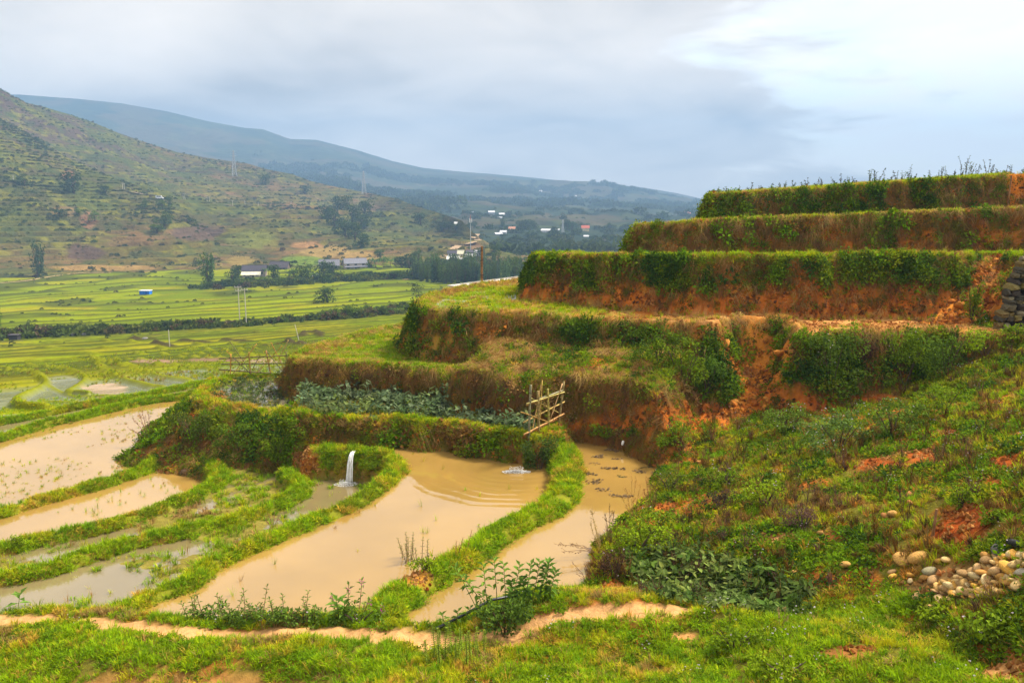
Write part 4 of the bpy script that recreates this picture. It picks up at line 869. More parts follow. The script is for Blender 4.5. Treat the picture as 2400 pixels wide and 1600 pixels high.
HB = [(0.05, 0.075, .02), (0.065, .09, .02), (.085, .105, .018), (.09, .07, .035), (0.11, .115, .018)]
brush('brush', 'low brush and scrub over the near hillside', NHG, 5500, 301, lambda X, Y, Z, PX, PY, fr: (.15 + sst(.5, .65, fbm(X, Y, .02, 4, 4)) + .9 * sst(.35, .1, fr)) * (1 + 1.5 * sst(450, 800, Y)), .4, 1.6, HB, [.25, .3, .2, .15, .1], 400)
brush('brush', 'low brush and scrub over the grassy hill spur', SHG, 4200, 306, lambda X, Y, Z, PX, PY, fr: (.2 + sst(.5, .65, fbm(X, Y, .025, 4, 4)) + .7 * sst(.35, .1, fr)) * (1 + 1.5 * sst(450, 700, Y)), .35, 1.4, HB, [.2, .3, .25, .12, .13], 320)
brush('woodland', 'hazy scattered woodland on the far mountain', FHG, 4200, 302, lambda X, Y, Z, PX, PY, fr: sst(.56, .68, fbm(X, Y, .004, 4, 4)) * sst(5200, 2600, Y) + .004, 4, 12, HB[:2], [.6, .4], 200)
brush('brush', 'hazy scrub and trees on the floor of the far valley', FHG, 3600, 307, lambda X, Y, Z, PX, PY, fr: (.05 + sst(.5, .62, fbm(X, Y, .012, 4, 9))) * sst(1700, 1300, Y), 1.0, 4.5, HB[:3], [.5, .35, .15], 200)
def fieldpts(n, seed, test):
    r = np.random.default_rng(seed); y = 60 + (1 - np.sqrt(r.random(n))) * 0 + r.random(n) * 400; x = (-.72 + r.random(n) * .80) * y; z, s, fl, fr, amt, bk, dk = valley(x, y, True)
    m = test(x, y, s, fr, r); return np.stack([x, y, z], 1)[m], r
p, r = fieldpts(8000, 303, lambda x, y, s, fr, r: (fr < .25) & (s > 165) & (fbm(x, y, .02, 3, 2) + .25 * sst(170, 340, s) > .50))
scatter('brush', 'dark scrub along the edges of the far paddies', 'brush', L_BRUSH, p, np.tile([[0, 0, 1.]], (len(p), 1)), .2 + .45 * r.random(len(p)) ** 2, tints(r, len(p), HB, [.25, .3, .25, .1, .1]), 303)
p, r = fieldpts(130000, 305, lambda x, y, s, fr, r: (s > 44) & (s < 120) & ((x < GX0) | (y > GY1)) & (r.random(len(x)) < .5 * sst(.35, .55, fbm(x, y, .25, 3, 5))))
scatter('rice_stubble', 'green and straw-coloured stubble in the paddies beyond the ponds', 'rice stubble', L_GRASS, p, np.tile([[0, 0, 1.]], (len(p), 1)), .9 + .9 * r.random(len(p)), tints(r, len(p), [(.24, .29, .008), (.19, .24, .01), (.34, .32, .02), (.26, .19, .04)], [.4, .3, .2, .1], pos=p * .2), 305)
fl_ = smooth_line([onV(a, b) for a, b in [(500, 674), (560, 670), (640, 668), (720, 664), (800, 658), (880, 655), (960, 652), (1010, 654)]], 12)
q = np.repeat(fl_, 9, 0); r = np.random.default_rng(308); q = q + r.normal(0, 1, q.shape) * np.array([[3.0, 7.0]]); q = q[fbm(q[:, 0], q[:, 1], .05, 3, 3.) > .40]; z = valley(q[:, 0], q[:, 1])
scatter('garden_scrub', 'dark scrub and garden hedges around the farmhouses', 'scrub', L_BRUSH, np.c_[q, z], np.tile([[0, 0, 1.]], (len(q), 1)), .7 + 1.7 * r.random(len(q)) ** 2, tints(r, len(q), [(0.05, .08, .02), (.08, .115, .02), (.11, .13, .022), (.10, .08, .04)], [.35, .35, .2, .1]), 308)
hl = smooth_line([onV(a, b) for a, b in [(-200, 812), (0, 797), (150, 786), (330, 780), (480, 772), (640, 764), (760, 754), (870, 742), (985, 728)]], 10)
q = np.repeat(hl, 20, 0); r = np.random.default_rng(304); q = q + r.normal(0, 1, q.shape) * np.array([[3.0, 2.6]]); q = q[fbm(q[:, 0], q[:, 1], .09, 3, 7.) > .44]; z = valley(q[:, 0], q[:, 1])
scatter('hedgerow', 'dark bushy hedgerow along the stream between the fields', 'hedge', L_BRUSH, np.c_[q, z], np.tile([[0, 0, 1.]], (len(q), 1)), .35 + 1.5 * r.random(len(q)) ** 2.2, tints(r, len(q), [(0.07, .10, .022), (.10, .14, .022), (.13, .15, .022), (.12, .09, .04)], [.3, .35, .2, .15]), 304)
# ================================================================== THINGS
def ground_at(px, py):
    x, y = onV(px, py)
    if y < 400: return np.array((x, y, float(valley(np.array([[x]]), np.array([[y]]))[0, 0])))
    if px < 620 and py > np.interp(px, *zip(*SCREST)) + 1.0:
        q = onS(px, py)
        if q[1] > 370: return q
    if px < 1280 and py > np.interp(px, *zip(*CREST)) + 1.0:
        q = onH(px, py)
        if q[1] > 380: return q
    return onF(px, py)
def mpp(q): return (q[1] * CP - (q[2] - CAMZ) * SP) / FPX     # metres per photo pixel at a place
def objmat(name, rough=0.85, var=0.3, scale=14.0, bmp=0.3):
    m, t, b = material(name); oi = t.nodes.new('ShaderNodeObjectInfo'); tx = t.nodes.new('ShaderNodeTexCoord'); n1 = noise(t, tx.outputs['Object'], scale, 5, 0.6)
    vm = t.nodes.new('ShaderNodeVectorMath'); vm.operation = 'SCALE'; t.links.new(oi.outputs['Color'], vm.inputs[0]); t.links.new(mapr(t, n1, .3, .7, 1 - var, 1 + var), vm.inputs['Scale'])
    t.links.new(vm.outputs[0], b.inputs['Base Color']); b.inputs['Roughness'].default_value = rough; b.inputs['Specular IOR Level'].default_value = .08
    if bmp: bump(t, b, n1, bmp, .02)
    return m
STONE = objmat('river_stone'); BAMBOO = objmat('weathered_bamboo', .7, .35, 9.0); PAINT = objmat('painted_surface', .7, .15, 1.5, 0); BARK = plain('bark', (0.11, 0.075, 0.045), .9, .4, 3.0)
METAL = plain('grey_steel', (0.42, 0.44, 0.46), .5, .1, 2.0, .5); WOODP = plain('old_wood', (0.26, 0.13, 0.055), .85, .4, 6.0); CONC = plain('pale_concrete', (0.52, 0.48, 0.43), .9, .15, .4); DARKIN = plain('dark_opening', (0.03, 0.03, 0.035), .8, .1)
TWIGM = objmat('dry_stalk', .9, .3, 10., 0); FOAM = plain('white_foam', (0.82, 0.82, 0.80), .35, .08, 12.0, .5)
def c4(o, c): o.color = (*c, 1); return o

# ---------------------------------------------------------------- trees
def crown_mesh(kind, seed):
    st = random.getstate(); random.seed(seed); m = MB()
    if kind == 'bamboo':
        for _ in range(15):
            a = U(0, 6.28); k = U(.05, .42); top = Vector((math.cos(a) * k, math.sin(a) * k, U(.68, 1.0))); base = Vector((math.cos(a) * .1, math.sin(a) * .1, 0))
            for j in range(46):
                t = U(.02, 1) ** .9; p = base.lerp(top, t) + Vector((0, 0, 0)) + rdir() * U(.02, .12) * (1.2 - .5 * t); p.z -= max(0, t - .85) * .3
                m.leaf(p, (rdir() + Vector((math.cos(a) * .5, math.sin(a) * .5, -.6))), rdir(.2), U(.05, .11), U(.03, .05))
    else:
        cl = [(Vector((U(-.3, .3), U(-.3, .3), U(.14, .78))), U(.16, .3)) for _ in range(9 if kind == 'round' else 6)]
        for c, r_ in cl:
            for _ in range(78 if kind == 'round' else 34):
                d = rdir(-.6); p = c + Vector((d.x, d.y, d.z * .8)) * r_ * U(.55, 1.05); m.leaf(p, d + rdir() * .9, d + Vector((0, 0, .6)), U(.05, .11), U(.045, .08))
    random.setstate(st); me = m.mesh('crown'); me.materials.append(LEAF_O); return me
def trunk_mesh(kind, seed):
    st = random.getstate(); random.seed(seed); m = MB()
    if kind == 'bamboo':
        for _ in range(7):
            a = U(0, 6.28); k = U(.05, .3); m.tube([(math.cos(a) * .05, math.sin(a) * .05, -.04), (math.cos(a) * k * .4, math.sin(a) * k * .4, .4), (math.cos(a) * k, math.sin(a) * k, .8)], [.016, .012, .004], 5, False)
    else:
        m.tube([(0, 0, -.05), (.02, .01, .25), (.0, .02, .5)], [.05, .035, .02], 7)
        for _ in range(4):
            a = U(0, 6.28); m.tube([(.01, .01, .24), (math.cos(a) * .14, math.sin(a) * .14, .42), (math.cos(a) * .25, math.sin(a) * .25, .6)], [.022, .014, .006], 5, False)
    random.setstate(st); me = m.mesh('trunk', True); me.materials.append(BARK); return me
CR = {k: [crown_mesh(k, 50 + i) for i in range(3)] for k in ('round', 'bamboo', 'sparse')}; TR = {k: [trunk_mesh(k, 70 + i) for i in range(3)] for k in CR}
_ti = 0
def tree(kind, q, h, wd, col, label, group=None, name=None):
    global _ti; _ti += 1; i = _ti % 3
    e = empty(name or {'bamboo': 'bamboo_clump', 'round': 'leafy_tree', 'sparse': 'sparse_tree'}[kind], tuple(q), _ti * 1.7); tag(e, label, 'bamboo' if kind == 'bamboo' else 'tree', group)
    for nm, me in (('trunk', TR[kind][i]), ('crown', CR[kind][i])):
        o = link(nm, me, None, e); o.scale = (wd, wd, h)
        if nm == 'crown': kb = U(.8, 1.2); c4(o, [k * kb for k in col])
    return e
GD, GM, GB = (0.05, 0.085, 0.018), (0.085, 0.135, 0.018), (0.14, 0.22, 0.022)
def ptree(kind, px, py, wpx, hpx, col, label, group=None):
    q = ground_at(px, py); k = mpp(q); return tree(kind, q, hpx * k, wpx * k, col, label, group)
ptree('round', 172, 452, 60, 48, GD, 'dark round tree above the hillside road on the left')
ptree('round', 57, 436, 34, 26, GD, 'small dark tree near the hillside power pole')
ptree('bamboo', 90, 648, 52, 88, (0.05, .09, .035), 'tall dark bamboo clump at the foot of the hill by the tan fields')
ptree('bamboo', 490, 672, 66, 86, (0.10, .18, .04), 'bright green bamboo clump in front of the farmhouses')
ptree('bamboo', -6, 790, 40, 70, GM, 'bamboo clump cut off by the left side of the fields')
ptree('round', 622, 433, 26, 32, GD, 'small dark tree standing alone on the upper ridge below the pylon')
ptree('round', 712, 453, 36, 18, GD, 'wide dark bush on the ridge between the two pylons')
for px, py, a, b in ((335, 488, 22, 22), (380, 492, 24, 30), (396, 490, 20, 32), (384, 528, 40, 34), (368, 545, 34, 24)): ptree('round', px, py, a, b, GM, 'bushy tree in the cluster below the white van', 'trees below the white van')
for px, py, a, b, c in ((222, 518, 26, 24, GB), (185, 500, 18, 14, GB), (138, 508, 34, 22, GD), (247, 456, 26, 20, GD)): ptree('round', px, py, a, b, c, 'shrub on the grassy hillside below the road', 'shrubs on the near hillside')
for px, py, a, b, k in ((800, 492, 40, 36, 0), (853, 504, 40, 42, 0), (815, 492, 36, 34, 1), (785, 530, 50, 44, 0), (809, 552, 50, 44, 0), (832, 562, 46, 40, 0), (848, 535, 40, 36, 0), (770, 512, 40, 36, 0), (825, 520, 44, 40, 0), (845, 580, 40, 36, 0)):
    ptree('round', px, py, a, b, GM if k else GD, 'dark tree in the wooded gully on the hillside', 'trees in the wooded gully')
ptree('round', 986, 526, 34, 34, GD, 'dark tree on the hillside right of the wooded gully')
for px, py in ((1035, 540), (1052, 536), (1068, 540)): ptree('round', px, py, 28, 20, GD, 'dark tree beside the small white hut on the hill spur', 'trees on the hill spur')
ptree('round', 768, 711, 58, 34, (0.06, .10, .03), 'round shrub standing alone in the far paddies')
for px, py, a, b, c in ((795, 752, 34, 34, GB), (815, 750, 40, 42, GM), (838, 750, 46, 26, GB)): ptree('round', px, py, a, b, c, 'bright shrub in the group of three by the hedgerow', 'shrubs by the hedgerow')
ptree('sparse', 985, 726, 46, 66, (0.07, .095, .035), 'thin see-through tree at the field edge beside the terraces')
ptree('round', 931, 738, 34, 20, GB, 'small bright shrub between the thin tree and the three shrubs')
ptree('sparse', 555, 620, 34, 34, (0.10, .11, .03), 'thin tree on the tan field above the farmhouses')
for px, py, a, b in ((545, 662, 36, 30), (560, 650, 30, 34), (640, 660, 36, 40), (605, 668, 40, 20), (690, 655, 34, 30), (706, 662, 40, 36), (722, 650, 34, 34), (745, 662, 30, 24), (760, 650, 40, 36), (780, 645, 34, 34), (790, 656, 34, 22), (660, 668, 40, 18), (868, 640, 30, 24), (850, 650, 36, 16), (940, 640, 40, 30), (960, 636, 44, 40), (890, 600, 26, 20), (930, 655, 50, 20), (900, 655, 50, 18)):
    ptree('round', px, py, a, b, random.choice((GD, GM, GD)), 'leafy garden tree ' + ('left of the cream-roofed lean-to' if px < 570 else 'in front of the dark-roofed farmhouses' if px < 665 else 'between the long farmhouse and the grey roof' if px < 750 else 'beside the grey-roofed farmhouse' if px < 800 else 'at the foot of the two-storey farmhouse' if px < 895 else 'between the banana plants and the bamboo grove'), 'garden trees among the farmhouses')
for _ in range(96):
    px = U(975, 1290); base = 652 + (px - 985) * .03 + U(-10, 12); ptree('bamboo', px, base, U(26, 44), U(36, 66) * (1 if px < 1230 else .8), random.choice((GM, (0.1, .15, .04), (0.08, .14, .045), (.065, .11, .055))), 'bamboo clump in the dense grove below the village', 'bamboo grove below the village')
for px, py in ((1128, 604), (1155, 600), (1040, 640), (1070, 628), (1090, 630)): ptree('round', px, py, 30, 28, GD, 'dark tree beside the village houses', 'trees beside the village houses')
for px, py, a, b in ((1180, 530, 16, 20), (1220, 536, 34, 24), (1240, 536, 34, 22), (1255, 536, 26, 20), (1340, 540, 34, 26), (1330, 538, 22, 24), (1430, 535, 16, 14), (1105, 500, 16, 10), (1495, 484, 30, 12), (1520, 484, 24, 12), (1550, 486, 22, 12)): ptree('round', px, py, a, b, GD, 'hazy dark tree in the far valley', 'hazy trees in the far valley')
def banana(px, py, hpx):
    q = ground_at(px, py); h = hpx * mpp(q); e = empty('banana_plant', tuple(q), U(0, 6)); tag(e, 'banana plant with drooping leaves ' + ('right of the two-storey farmhouse' if px > 870 else 'between the dark roofs' if px < 660 else 'in front of the grey-roofed farmhouse' if 745 < px < 800 and py < 650 else 'beside the tiny white shed' if px > 725 else 'on the green field above the roofs'), 'banana plant', 'banana plants by the farmhouses')
    MB().tube([(0, 0, -.2), (0, 0, h * .55)], [.18, .10], 6).build('trunk', WOODP, e); m = MB()
    for k in range(11):
        a = k * .57 + U(-.2, .2); d = Vector((math.cos(a), math.sin(a), U(.2, .9))).normalized(); p = Vector((0, 0, h * .5)); mid = p + d * h * .45; m.leaf(p, d, (0, 0, 1), h * .6, h * .17, -.2); m.leaf(mid, (d.x, d.y, -.7), (0, 0, 1), h * .35, h * .15, -.2)
    c4(m.build('leaves', LEAF_O, e), (0.10, .16, .035))
for px, py, h in ((880, 640, 34), (898, 638, 36), (915, 640, 36), (630, 650, 30), (752, 640, 30), (775, 640, 26), (735, 655, 20), (715, 618, 14)): banana(px, py, h)

# ---------------------------------------------------------------- houses
def house(px, py, wpx, hpx, rz, wallc, roofc, label, group=None, name='farmhouse', storeys=1, depth=.65, roofh=.42, wins=2, over=.5, porch=False):
    q = ground_at(px, py); k = mpp(q); wd, H = wpx * k, hpx * k; dp = wd * depth; hw, hr = H * (1 - roofh), H * roofh; e = empty(name, (q[0], q[1], q[2] - .1), rz); tag(e, label, 'house', group)
    g = MB(); x, y = wd / 2, dp / 2; g.box((0, 0, (hw - 1.5) / 2), (wd, dp, hw + 1.5)); b = len(g.v); g.v += [(-x, -y, hw), (-x, y, hw), (-x, 0, hw + hr * .96), (x, -y, hw), (x, y, hw), (x, 0, hw + hr * .96)]; g.f += [(b, b + 2, b + 1), (b + 3, b + 4, b + 5)]
    c4(g.build('wall', PAINT, e), wallc); r_ = MB(); o = over; th = .14; sl = hr / y
    for s in (-1, 1):
        ex, ez = y + o, hw - sl * o; p = [(-x - o, s * ex, ez), (x + o, s * ex, ez), (x + o, 0, hw + hr), (-x - o, 0, hw + hr)]; b = len(r_.v); r_.v += p + [(a, c, d + th) for a, c, d in p]
        r_.f += [(b, b + 1, b + 2, b + 3), (b + 7, b + 6, b + 5, b + 4), (b, b + 4, b + 5, b + 1), (b + 1, b + 5, b + 6, b + 2), (b + 2, b + 6, b + 7, b + 3), (b + 3, b + 7, b + 4, b)]
    ro = c4(r_.build('roof', PAINT, e), roofc); c4(MB().box((0, 0, hw + hr + th), (wd + 2 * o, .25, .16)).build('ridge', PAINT, ro), [v * .8 for v in roofc])
    if wins:
        dh = min(2.0, hw / storeys * .75); c4(MB().box((wd * .12, -y - .03, dh / 2), (wd * .13, .1, dh)).build('door', PAINT, e), (0.09, .06, .04))
        for fl in range(storeys):
            for i in range(wins):
                u = (-.36 + i * .7 / max(wins - 1, 1)) * wd
                if fl == 0 and abs(u - wd * .12) < wd * .13: continue
                wo_ = MB().box((u, -y - .03, hw * (fl + .55) / storeys), (wd * .11, .1, hw / storeys * .34)).build('window', DARKIN, e); c4(MB().box((u, -y - .06, hw * (fl + .55) / storeys - hw / storeys * .19), (wd * .13, .14, .1)).build('sill', PAINT, wo_), (.4, .38, .34))
    if porch:
        z = hw / storeys; pr = MB(); p = [(-x - .3, -y, z + .5), (x + .3, -y, z + .5), (x + .3, -y - 2.0, z), (-x - .3, -y - 2.0, z)]; pr.v += p + [(a, c, d - .12) for a, c, d in p]; pr.f += [(0, 3, 2, 1), (4, 5, 6, 7), (0, 1, 5, 4), (1, 2, 6, 5), (2, 3, 7, 6), (3, 0, 4, 7)]; c4(pr.build('porch_roof', PAINT, e), roofc)
        for u in (-x, -x / 3, x / 3, x): MB().box((u, -y - 1.8, (z - 1) / 2), (.14, .14, z + 1)).build('post', WOODP, e)
    return e
DKR, GRY, CRM, WHT = (0.075, .068, .085), (0.19, .19, .22), (0.72, .68, .52), (0.72, .72, .74)
house(598, 650, 52, 25, .1, (0.36, .29, .22), DKR, 'low farmhouse with dark roof behind its cream porch roof', wins=4, porch=False, depth=.5)
house(590, 651, 40, 14, .1, (0.5, .42, .32), CRM, 'cream sheet-metal roofed lean-to in front of the dark-roofed farmhouse', name='lean_to_shed', wins=3, depth=.45, roofh=.5)
house(656, 645, 42, 21, -.1, (0.16, .12, .10), (0.10, .085, .095), 'long farmhouse with a dark purple-brown roof beside the palms', wins=3, depth=.5, roofh=.55)
house(772, 636, 44, 24, .2, (0.22, .18, .15), (0.20, .20, .23), 'grey-roofed farmhouse half hidden by banana plants', wins=3, depth=.55, roofh=.5)
house(832, 632, 50, 26, .35, (0.60, .52, .42), GRY, 'two-storey farmhouse with grey roof and timber balcony', storeys=2, wins=3, depth=.6, roofh=.38, porch=True)
house(740, 650, 11, 8, 0, (0.5, .5, .55), (0.6, .6, .66), 'tiny white shed below the banana plants', name='garden_shed', wins=0)
for px, py, a, b, rz, wc, rc, lab in ((1062, 600, 24, 13, .1, WHT, DKR, 'white village house with dark roof beside the dirt road'), (1080, 600, 13, 14, .0, (0.66, .6, .4), (0.72, .68, .5), 'narrow cream village house between white-walled houses'), (1062, 613, 26, 13, .0, (0.45, .45, .5), (0.78, .78, .72), 'village house with a broad white sheet roof above the parked car'),
    (1078, 614, 13, 10, .1, (0.3, .3, .35), (0.74, .74, .72), 'small white-roofed annexe beside the broad white roof'), (1104, 608, 24, 13, -.2, (0.2, .2, .24), (0.76, .76, .76), 'white-roofed village house at the edge of the bamboo grove'), (1103, 597, 20, 11, .2, (0.12, .11, .12), (0.09, .085, .10), 'dark timber village house behind the white roofs'), (1121, 600, 16, 14, .3, (0.7, .7, .72), (0.5, .5, .52), 'pale village house behind the old wooden post')):
    house(px, py, a, b, rz, wc, rc, lab, name='village_house', wins=2)
house(1070, 527, 9, 7, .2, WHT, (0.8, .8, .8), 'small white hut among dark trees on the hill spur', name='hillside_hut', wins=0)
for px, py, a, b, wc, rc, lab in ((1372, 541, 17, 13, (0.75, .62, .36), (0.55, .16, .10), 'yellow house with a red roof in the hazy far valley'), (1200, 541, 14, 10, (0.5, .3, .22), (0.55, .28, .18), 'orange-roofed house among hazy trees'), (1168, 551, 16, 6, (0.3, .32, .34), WHT, 'long white-roofed barn on the far valley meadow'), (1180, 547, 14, 7, (0.35, .36, .38), WHT, 'white-roofed barn beside the orange-roofed house'), (1280, 544, 20, 8, (0.6, .6, .62), (0.66, .66, .68), 'wide pale building in the hazy far valley'),
    (1152, 501, 14, 7, (0.4, .4, .44), WHT, 'white-roofed far house, highest of the hazy row'), (1176, 506, 12, 7, (0.4, .4, .44), WHT, 'white-roofed far house below the highest one'), (1172, 512, 9, 4, (0.4, .4, .44), WHT, 'small white far shed under the hazy row'), (1106, 501, 7, 6, (0.6, .6, .62), WHT, 'tiny white far hut beside a dark tree'), (1374, 556, 10, 5, (0.4, .4, .4), WHT, 'white roof on the meadow below the yellow house'), (1306, 540, 9, 4, (.5, .5, .5), WHT, 'tiny white roof left of the yellow house'), (1405, 474, 8, 5, WHT, WHT, 'tiny white house high on the hazy mountain'), (1522, 487, 6, 4, WHT, WHT, 'white speck of a house near the terraces\' end'), (1612, 505, 16, 9, (.6, .4, .3), (0.6, .25, .2), 'reddish-roofed house peeping over the terrace end'), (1348, 461, 6, 3, WHT, WHT, 'faint white roof near the cloud'), (1267, 449, 7, 3, WHT, WHT, 'faint white roof under the mountain crest')):
    house(px, py, a, b, U(-.4, .4), wc, rc, lab, name='distant_house', wins=0)
def bx(name, q, dims, col, parent=None, rz=0, mat=None): return c4(MB().box((0, 0, dims[2] / 2), dims).build(name, mat or PAINT, parent), col)
# blue shed
q = ground_at(342, 690); k = mpp(q); e = empty('field_shed', tuple(q), -.08); tag(e, 'small bright blue shed with a white roof at the field edge', 'shed'); w_ = 24 * k
c4(MB().box((0, 0, w_ * .16), (w_, w_ * .6, w_ * .40)).build('wall', PAINT, e), (0.02, .16, .62)); ro = c4(MB().box((0, 0, w_ * .385), (w_ * 1.06, w_ * .7, w_ * .05)).build('roof', PAINT, e), (0.7, .72, .76)); c4(MB().box((w_ * .2, -w_ * .3 - .02, w_ * .12), (w_ * .18, .06, w_ * .3)).build('door', PAINT, e), (.015, .1, .45))
q = ground_at(35, 800); k = mpp(q); e = empty('field_hut', tuple(q)); tag(e, 'low dark hut in the hedgerow beside the stream', 'hut'); c4(MB().box((0, 0, 6 * k), (20 * k, 14 * k, 13 * k)).build('wall', PAINT, e), (.05, .045, .05)); c4(MB().box((0, 0, 13.2 * k), (24 * k, 17 * k, 1.4 * k)).build('roof', PAINT, e), (.08, .07, .075))
# van and car
def vehicle(name, label, cat, q, L_, W_, H_, rz, col, van):
    e = empty(name, tuple(q), rz); tag(e, label, cat); m = MB(); x, y = L_ / 2, W_ / 2
    prof = [(-x, .35), (x * .96, .35), (x, .55), (x * .96, .95), (x * .72, 1.05), (x * (.55 if van else .3), H_ * .96), (x * (.4 if van else .15), H_), (-x * (.95 if van else .6), H_), (-x, H_ * (.9 if van else .62))]
    b = 0; m.v += [(a, -y, c) for a, c in prof] + [(a, y, c) for a, c in prof]; n = len(prof); m.f += [tuple(range(n))[::-1], tuple(range(n, 2 * n))] + [(i, (i + 1) % n, n + (i + 1) % n, n + i) for i in range(n)]; c4(m.build('body', PAINT, e), col)
    for s in (-1, 1):
        MB().box((-x * .1, s * (y + .01), H_ * .75), (L_ * .55, .04, H_ * .24)).build('side_window', DARKIN, e)
        for u in (-.62, .66):
            wh = MB().tube([(u * x, s * (y - .2), .33), (u * x, s * (y + .02), .33)], .33, 12).build('wheel', DARKIN, e); MB().tube([(u * x, s * (y - .05), .33), (u * x, s * (y + .04), .33)], .18, 10).build('rim', METAL, wh)
    MB().box((x * (.64 if van else .42), 0, H_ * .76), (.1, W_ * .84, H_ * .26)).build('windscreen', DARKIN, e)
q = ground_at(373, 461); vehicle('parked_van', 'small white van on the hillside road', 'van', q, 17 * mpp(q), 2.0, 8 * mpp(q), .12, (.82, .83, .85), True)
q = ground_at(1037, 622); vehicle('parked_car', 'white car parked below the village houses', 'car', q, 4.4, 1.8, 1.6, .2, (.8, .82, .84), False)

# ---------------------------------------------------------------- poles, pylons, mast
def pole(name, label, q, h, r0, mat, arms=(), group=None, cat='pole', lean=(0, 0)):
    e = empty(name, tuple(q)); tag(e, label, cat, group); MB().tube([(0, 0, -.4), (lean[0] * .5, lean[1] * .5, h * .5), (lean[0], lean[1], h)], [r0, r0 * .85, r0 * .7], 7).build('shaft', mat, e)
    for z, l in arms:
        a = MB().box((lean[0], -.12, z), (l, .12, .14)).build('crossarm', mat, e)
        for u in (-.45, 0, .45): MB().tube([(lean[0] + u * l, -.12, z + .07), (lean[0] + u * l, -.12, z + .32)], [.07, .05], 6).build('insulator', CONC, a)
    return e
for px, py, h, lab in ((563, 767, 92, 'left concrete pole of the pair carrying a crossarm in the fields'), (578, 769, 92, 'right concrete pole of the pair carrying a crossarm in the fields')):
    q = ground_at(px, py); k = mpp(q); pole('utility_pole', lab, q, h * k, .11, CONC, [(h * k * .985, 16 * k), (h * k * .9, 12 * k)] if px == 563 else [(h * k * .985, 14 * k)])
q = ground_at(398, 818); k = mpp(q); pole('field_stake', 'thin grey stake standing in the green field', q, 46 * k, .07, CONC, cat='stake')
q = ground_at(703, 806); k = mpp(q); pole('field_stake', 'slanting white stake near the bamboo fence', q, 44 * k, .06, CONC, cat='stake', lean=(-10 * k, 0))
for px, yt, yb in ((30, 411, 424), (287, 429, 445), (291, 430, 445), (429, 454, 468), (433, 455, 468), (485, 459, 472), (490, 462, 472), (574, 471, 483), (605, 474, 483), (682, 472, 483), (757, 472, 481), (545, 470, 480)):
    q = ground_at(px, yb); k = mpp(q); pole('road_pole', 'small pale power pole along the hillside road', q, (yb - yt) * k, .19, CONC, [((yb - yt) * k * .95, 1.6)], 'power poles along the hillside road')
def pylon(px, yt, yb, label):
    q = ground_at(px, yb); k = mpp(q); h = (yb - yt) * k; e = empty('pylon', tuple(q), .5); tag(e, label, 'pylon'); b = h * .085
    def cr(z): return b * (1 - z / h * .86)
    lv = [h * t for t in (0, .2, .38, .54, .68, .8, .9, 1)]; r0 = max(.14, h * .0075)
    for sx_, sy_ in ((-1, -1), (1, -1), (1, 1), (-1, 1)): MB().tube([(sx_ * cr(z), sy_ * cr(z), z - (.5 if z == 0 else 0)) for z in lv], r0, 4).build('leg', METAL, e)
    br = MB()
    for z0, z1 in zip(lv, lv[1:]):
        for (ax, ay), (bx_, by_) in (((-1, -1), (1, -1)), ((1, -1), (1, 1)), ((1, 1), (-1, 1)), ((-1, 1), (-1, -1))):
            c0, c1 = cr(z0), cr(z1); br.tube([(ax * c0, ay * c0, z0), (bx_ * c1, by_ * c1, z1)], r0 * .6, 3, False); br.tube([(bx_ * c0, by_ * c0, z0), (ax * c1, ay * c1, z1)], r0 * .6, 3, False); br.tube([(ax * c1, ay * c1, z1), (bx_ * c1, by_ * c1, z1)], r0 * .6, 3, False)
    br.build('bracing', METAL, e)
    for t, l in ((.78, .13), (.87, .11), (.95, .09)): MB().tube([(-l * h, 0, h * t), (0, 0, h * (t + .02)), (l * h, 0, h * t)], [r0 * .5, r0 * 1.2, r0 * .5], 4).build('crossarm', METAL, e)
pylon(549, 354, 413, 'steel lattice pylon on the upper ridge near the dark tree'); pylon(853, 402, 455, 'steel lattice pylon lower down the ridge above the wooded gully'); pylon(1319, 515, 546, 'faint lattice pylon beside the hazy far trees')
q = ground_at(1103, 588); k = mpp(q); h = 84 * k; e = empty('phone_mast', tuple(q)); tag(e, 'tall thin phone mast with white antennas above the village', 'mast'); MB().tube([(0, 0, -.5), (0, 0, h * .86)], [.22, .14], 6).build('shaft', METAL, e)
c4(MB().tube([(0, 0, h * .86), (0, 0, h)], [.14, .06], 6).build('top', PAINT, e), (.5, .12, .08))
for a in range(3): c4(MB().box((math.cos(a * 2.1) * .7, math.sin(a * 2.1) * .7, h * .84), (.35, .35, 2.4)).build('antenna', PAINT, e), (.75, .75, .76))
# old wooden post just beyond the dirt terrace
x_, y_ = PD(1131, 47.0); zb = float(near(np.array([[x_]]), np.array([[y_]]))[0][0, 0]); zt_ = 8 + 47 * math.tan(-PITCH + math.atan((800 - 577) / FPX)); e = empty('wooden_post', (x_, y_, zb)); tag(e, 'weathered brown wooden post standing behind the dirt terrace', 'post')
hh = zt_ - zb; MB().tube([(0, 0, -.3), (.03, 0, hh * .5), (-.02, 0, hh * .8), (0, 0, hh)], [.085, .075, .065, .06], 8).build('shaft', WOODP, e)
for z in (.97, .9, .8): MB().tube([(-.09, -.05, hh * z), (.09, -.05, hh * z + .02)], .018, 5).build('peg', DARKIN, e)
for px, py, h, r_, lab in ((2184, 1264, 72, .03, 'weathered wooden stake in the slope above the stones'), (2362, 480, 66, .04, 'pale stick propped against the bank of the top terrace')):
    q = onN(px, py); k = mpp(q); e = empty('wooden_stake', tuple(q)); tag(e, lab, 'stake'); MB().tube([(0, 0, -.2), (.02, 0, h * k * .5), (.05, .02, h * k)], [r_, r_ * .9, r_ * .8], 6).build('shaft', WOODP, e); MB().tube([(.03, -r_, h * k * .6), (.14, -r_, h * k * .72)], [.012, .006], 4).build('snag', WOODP, e)

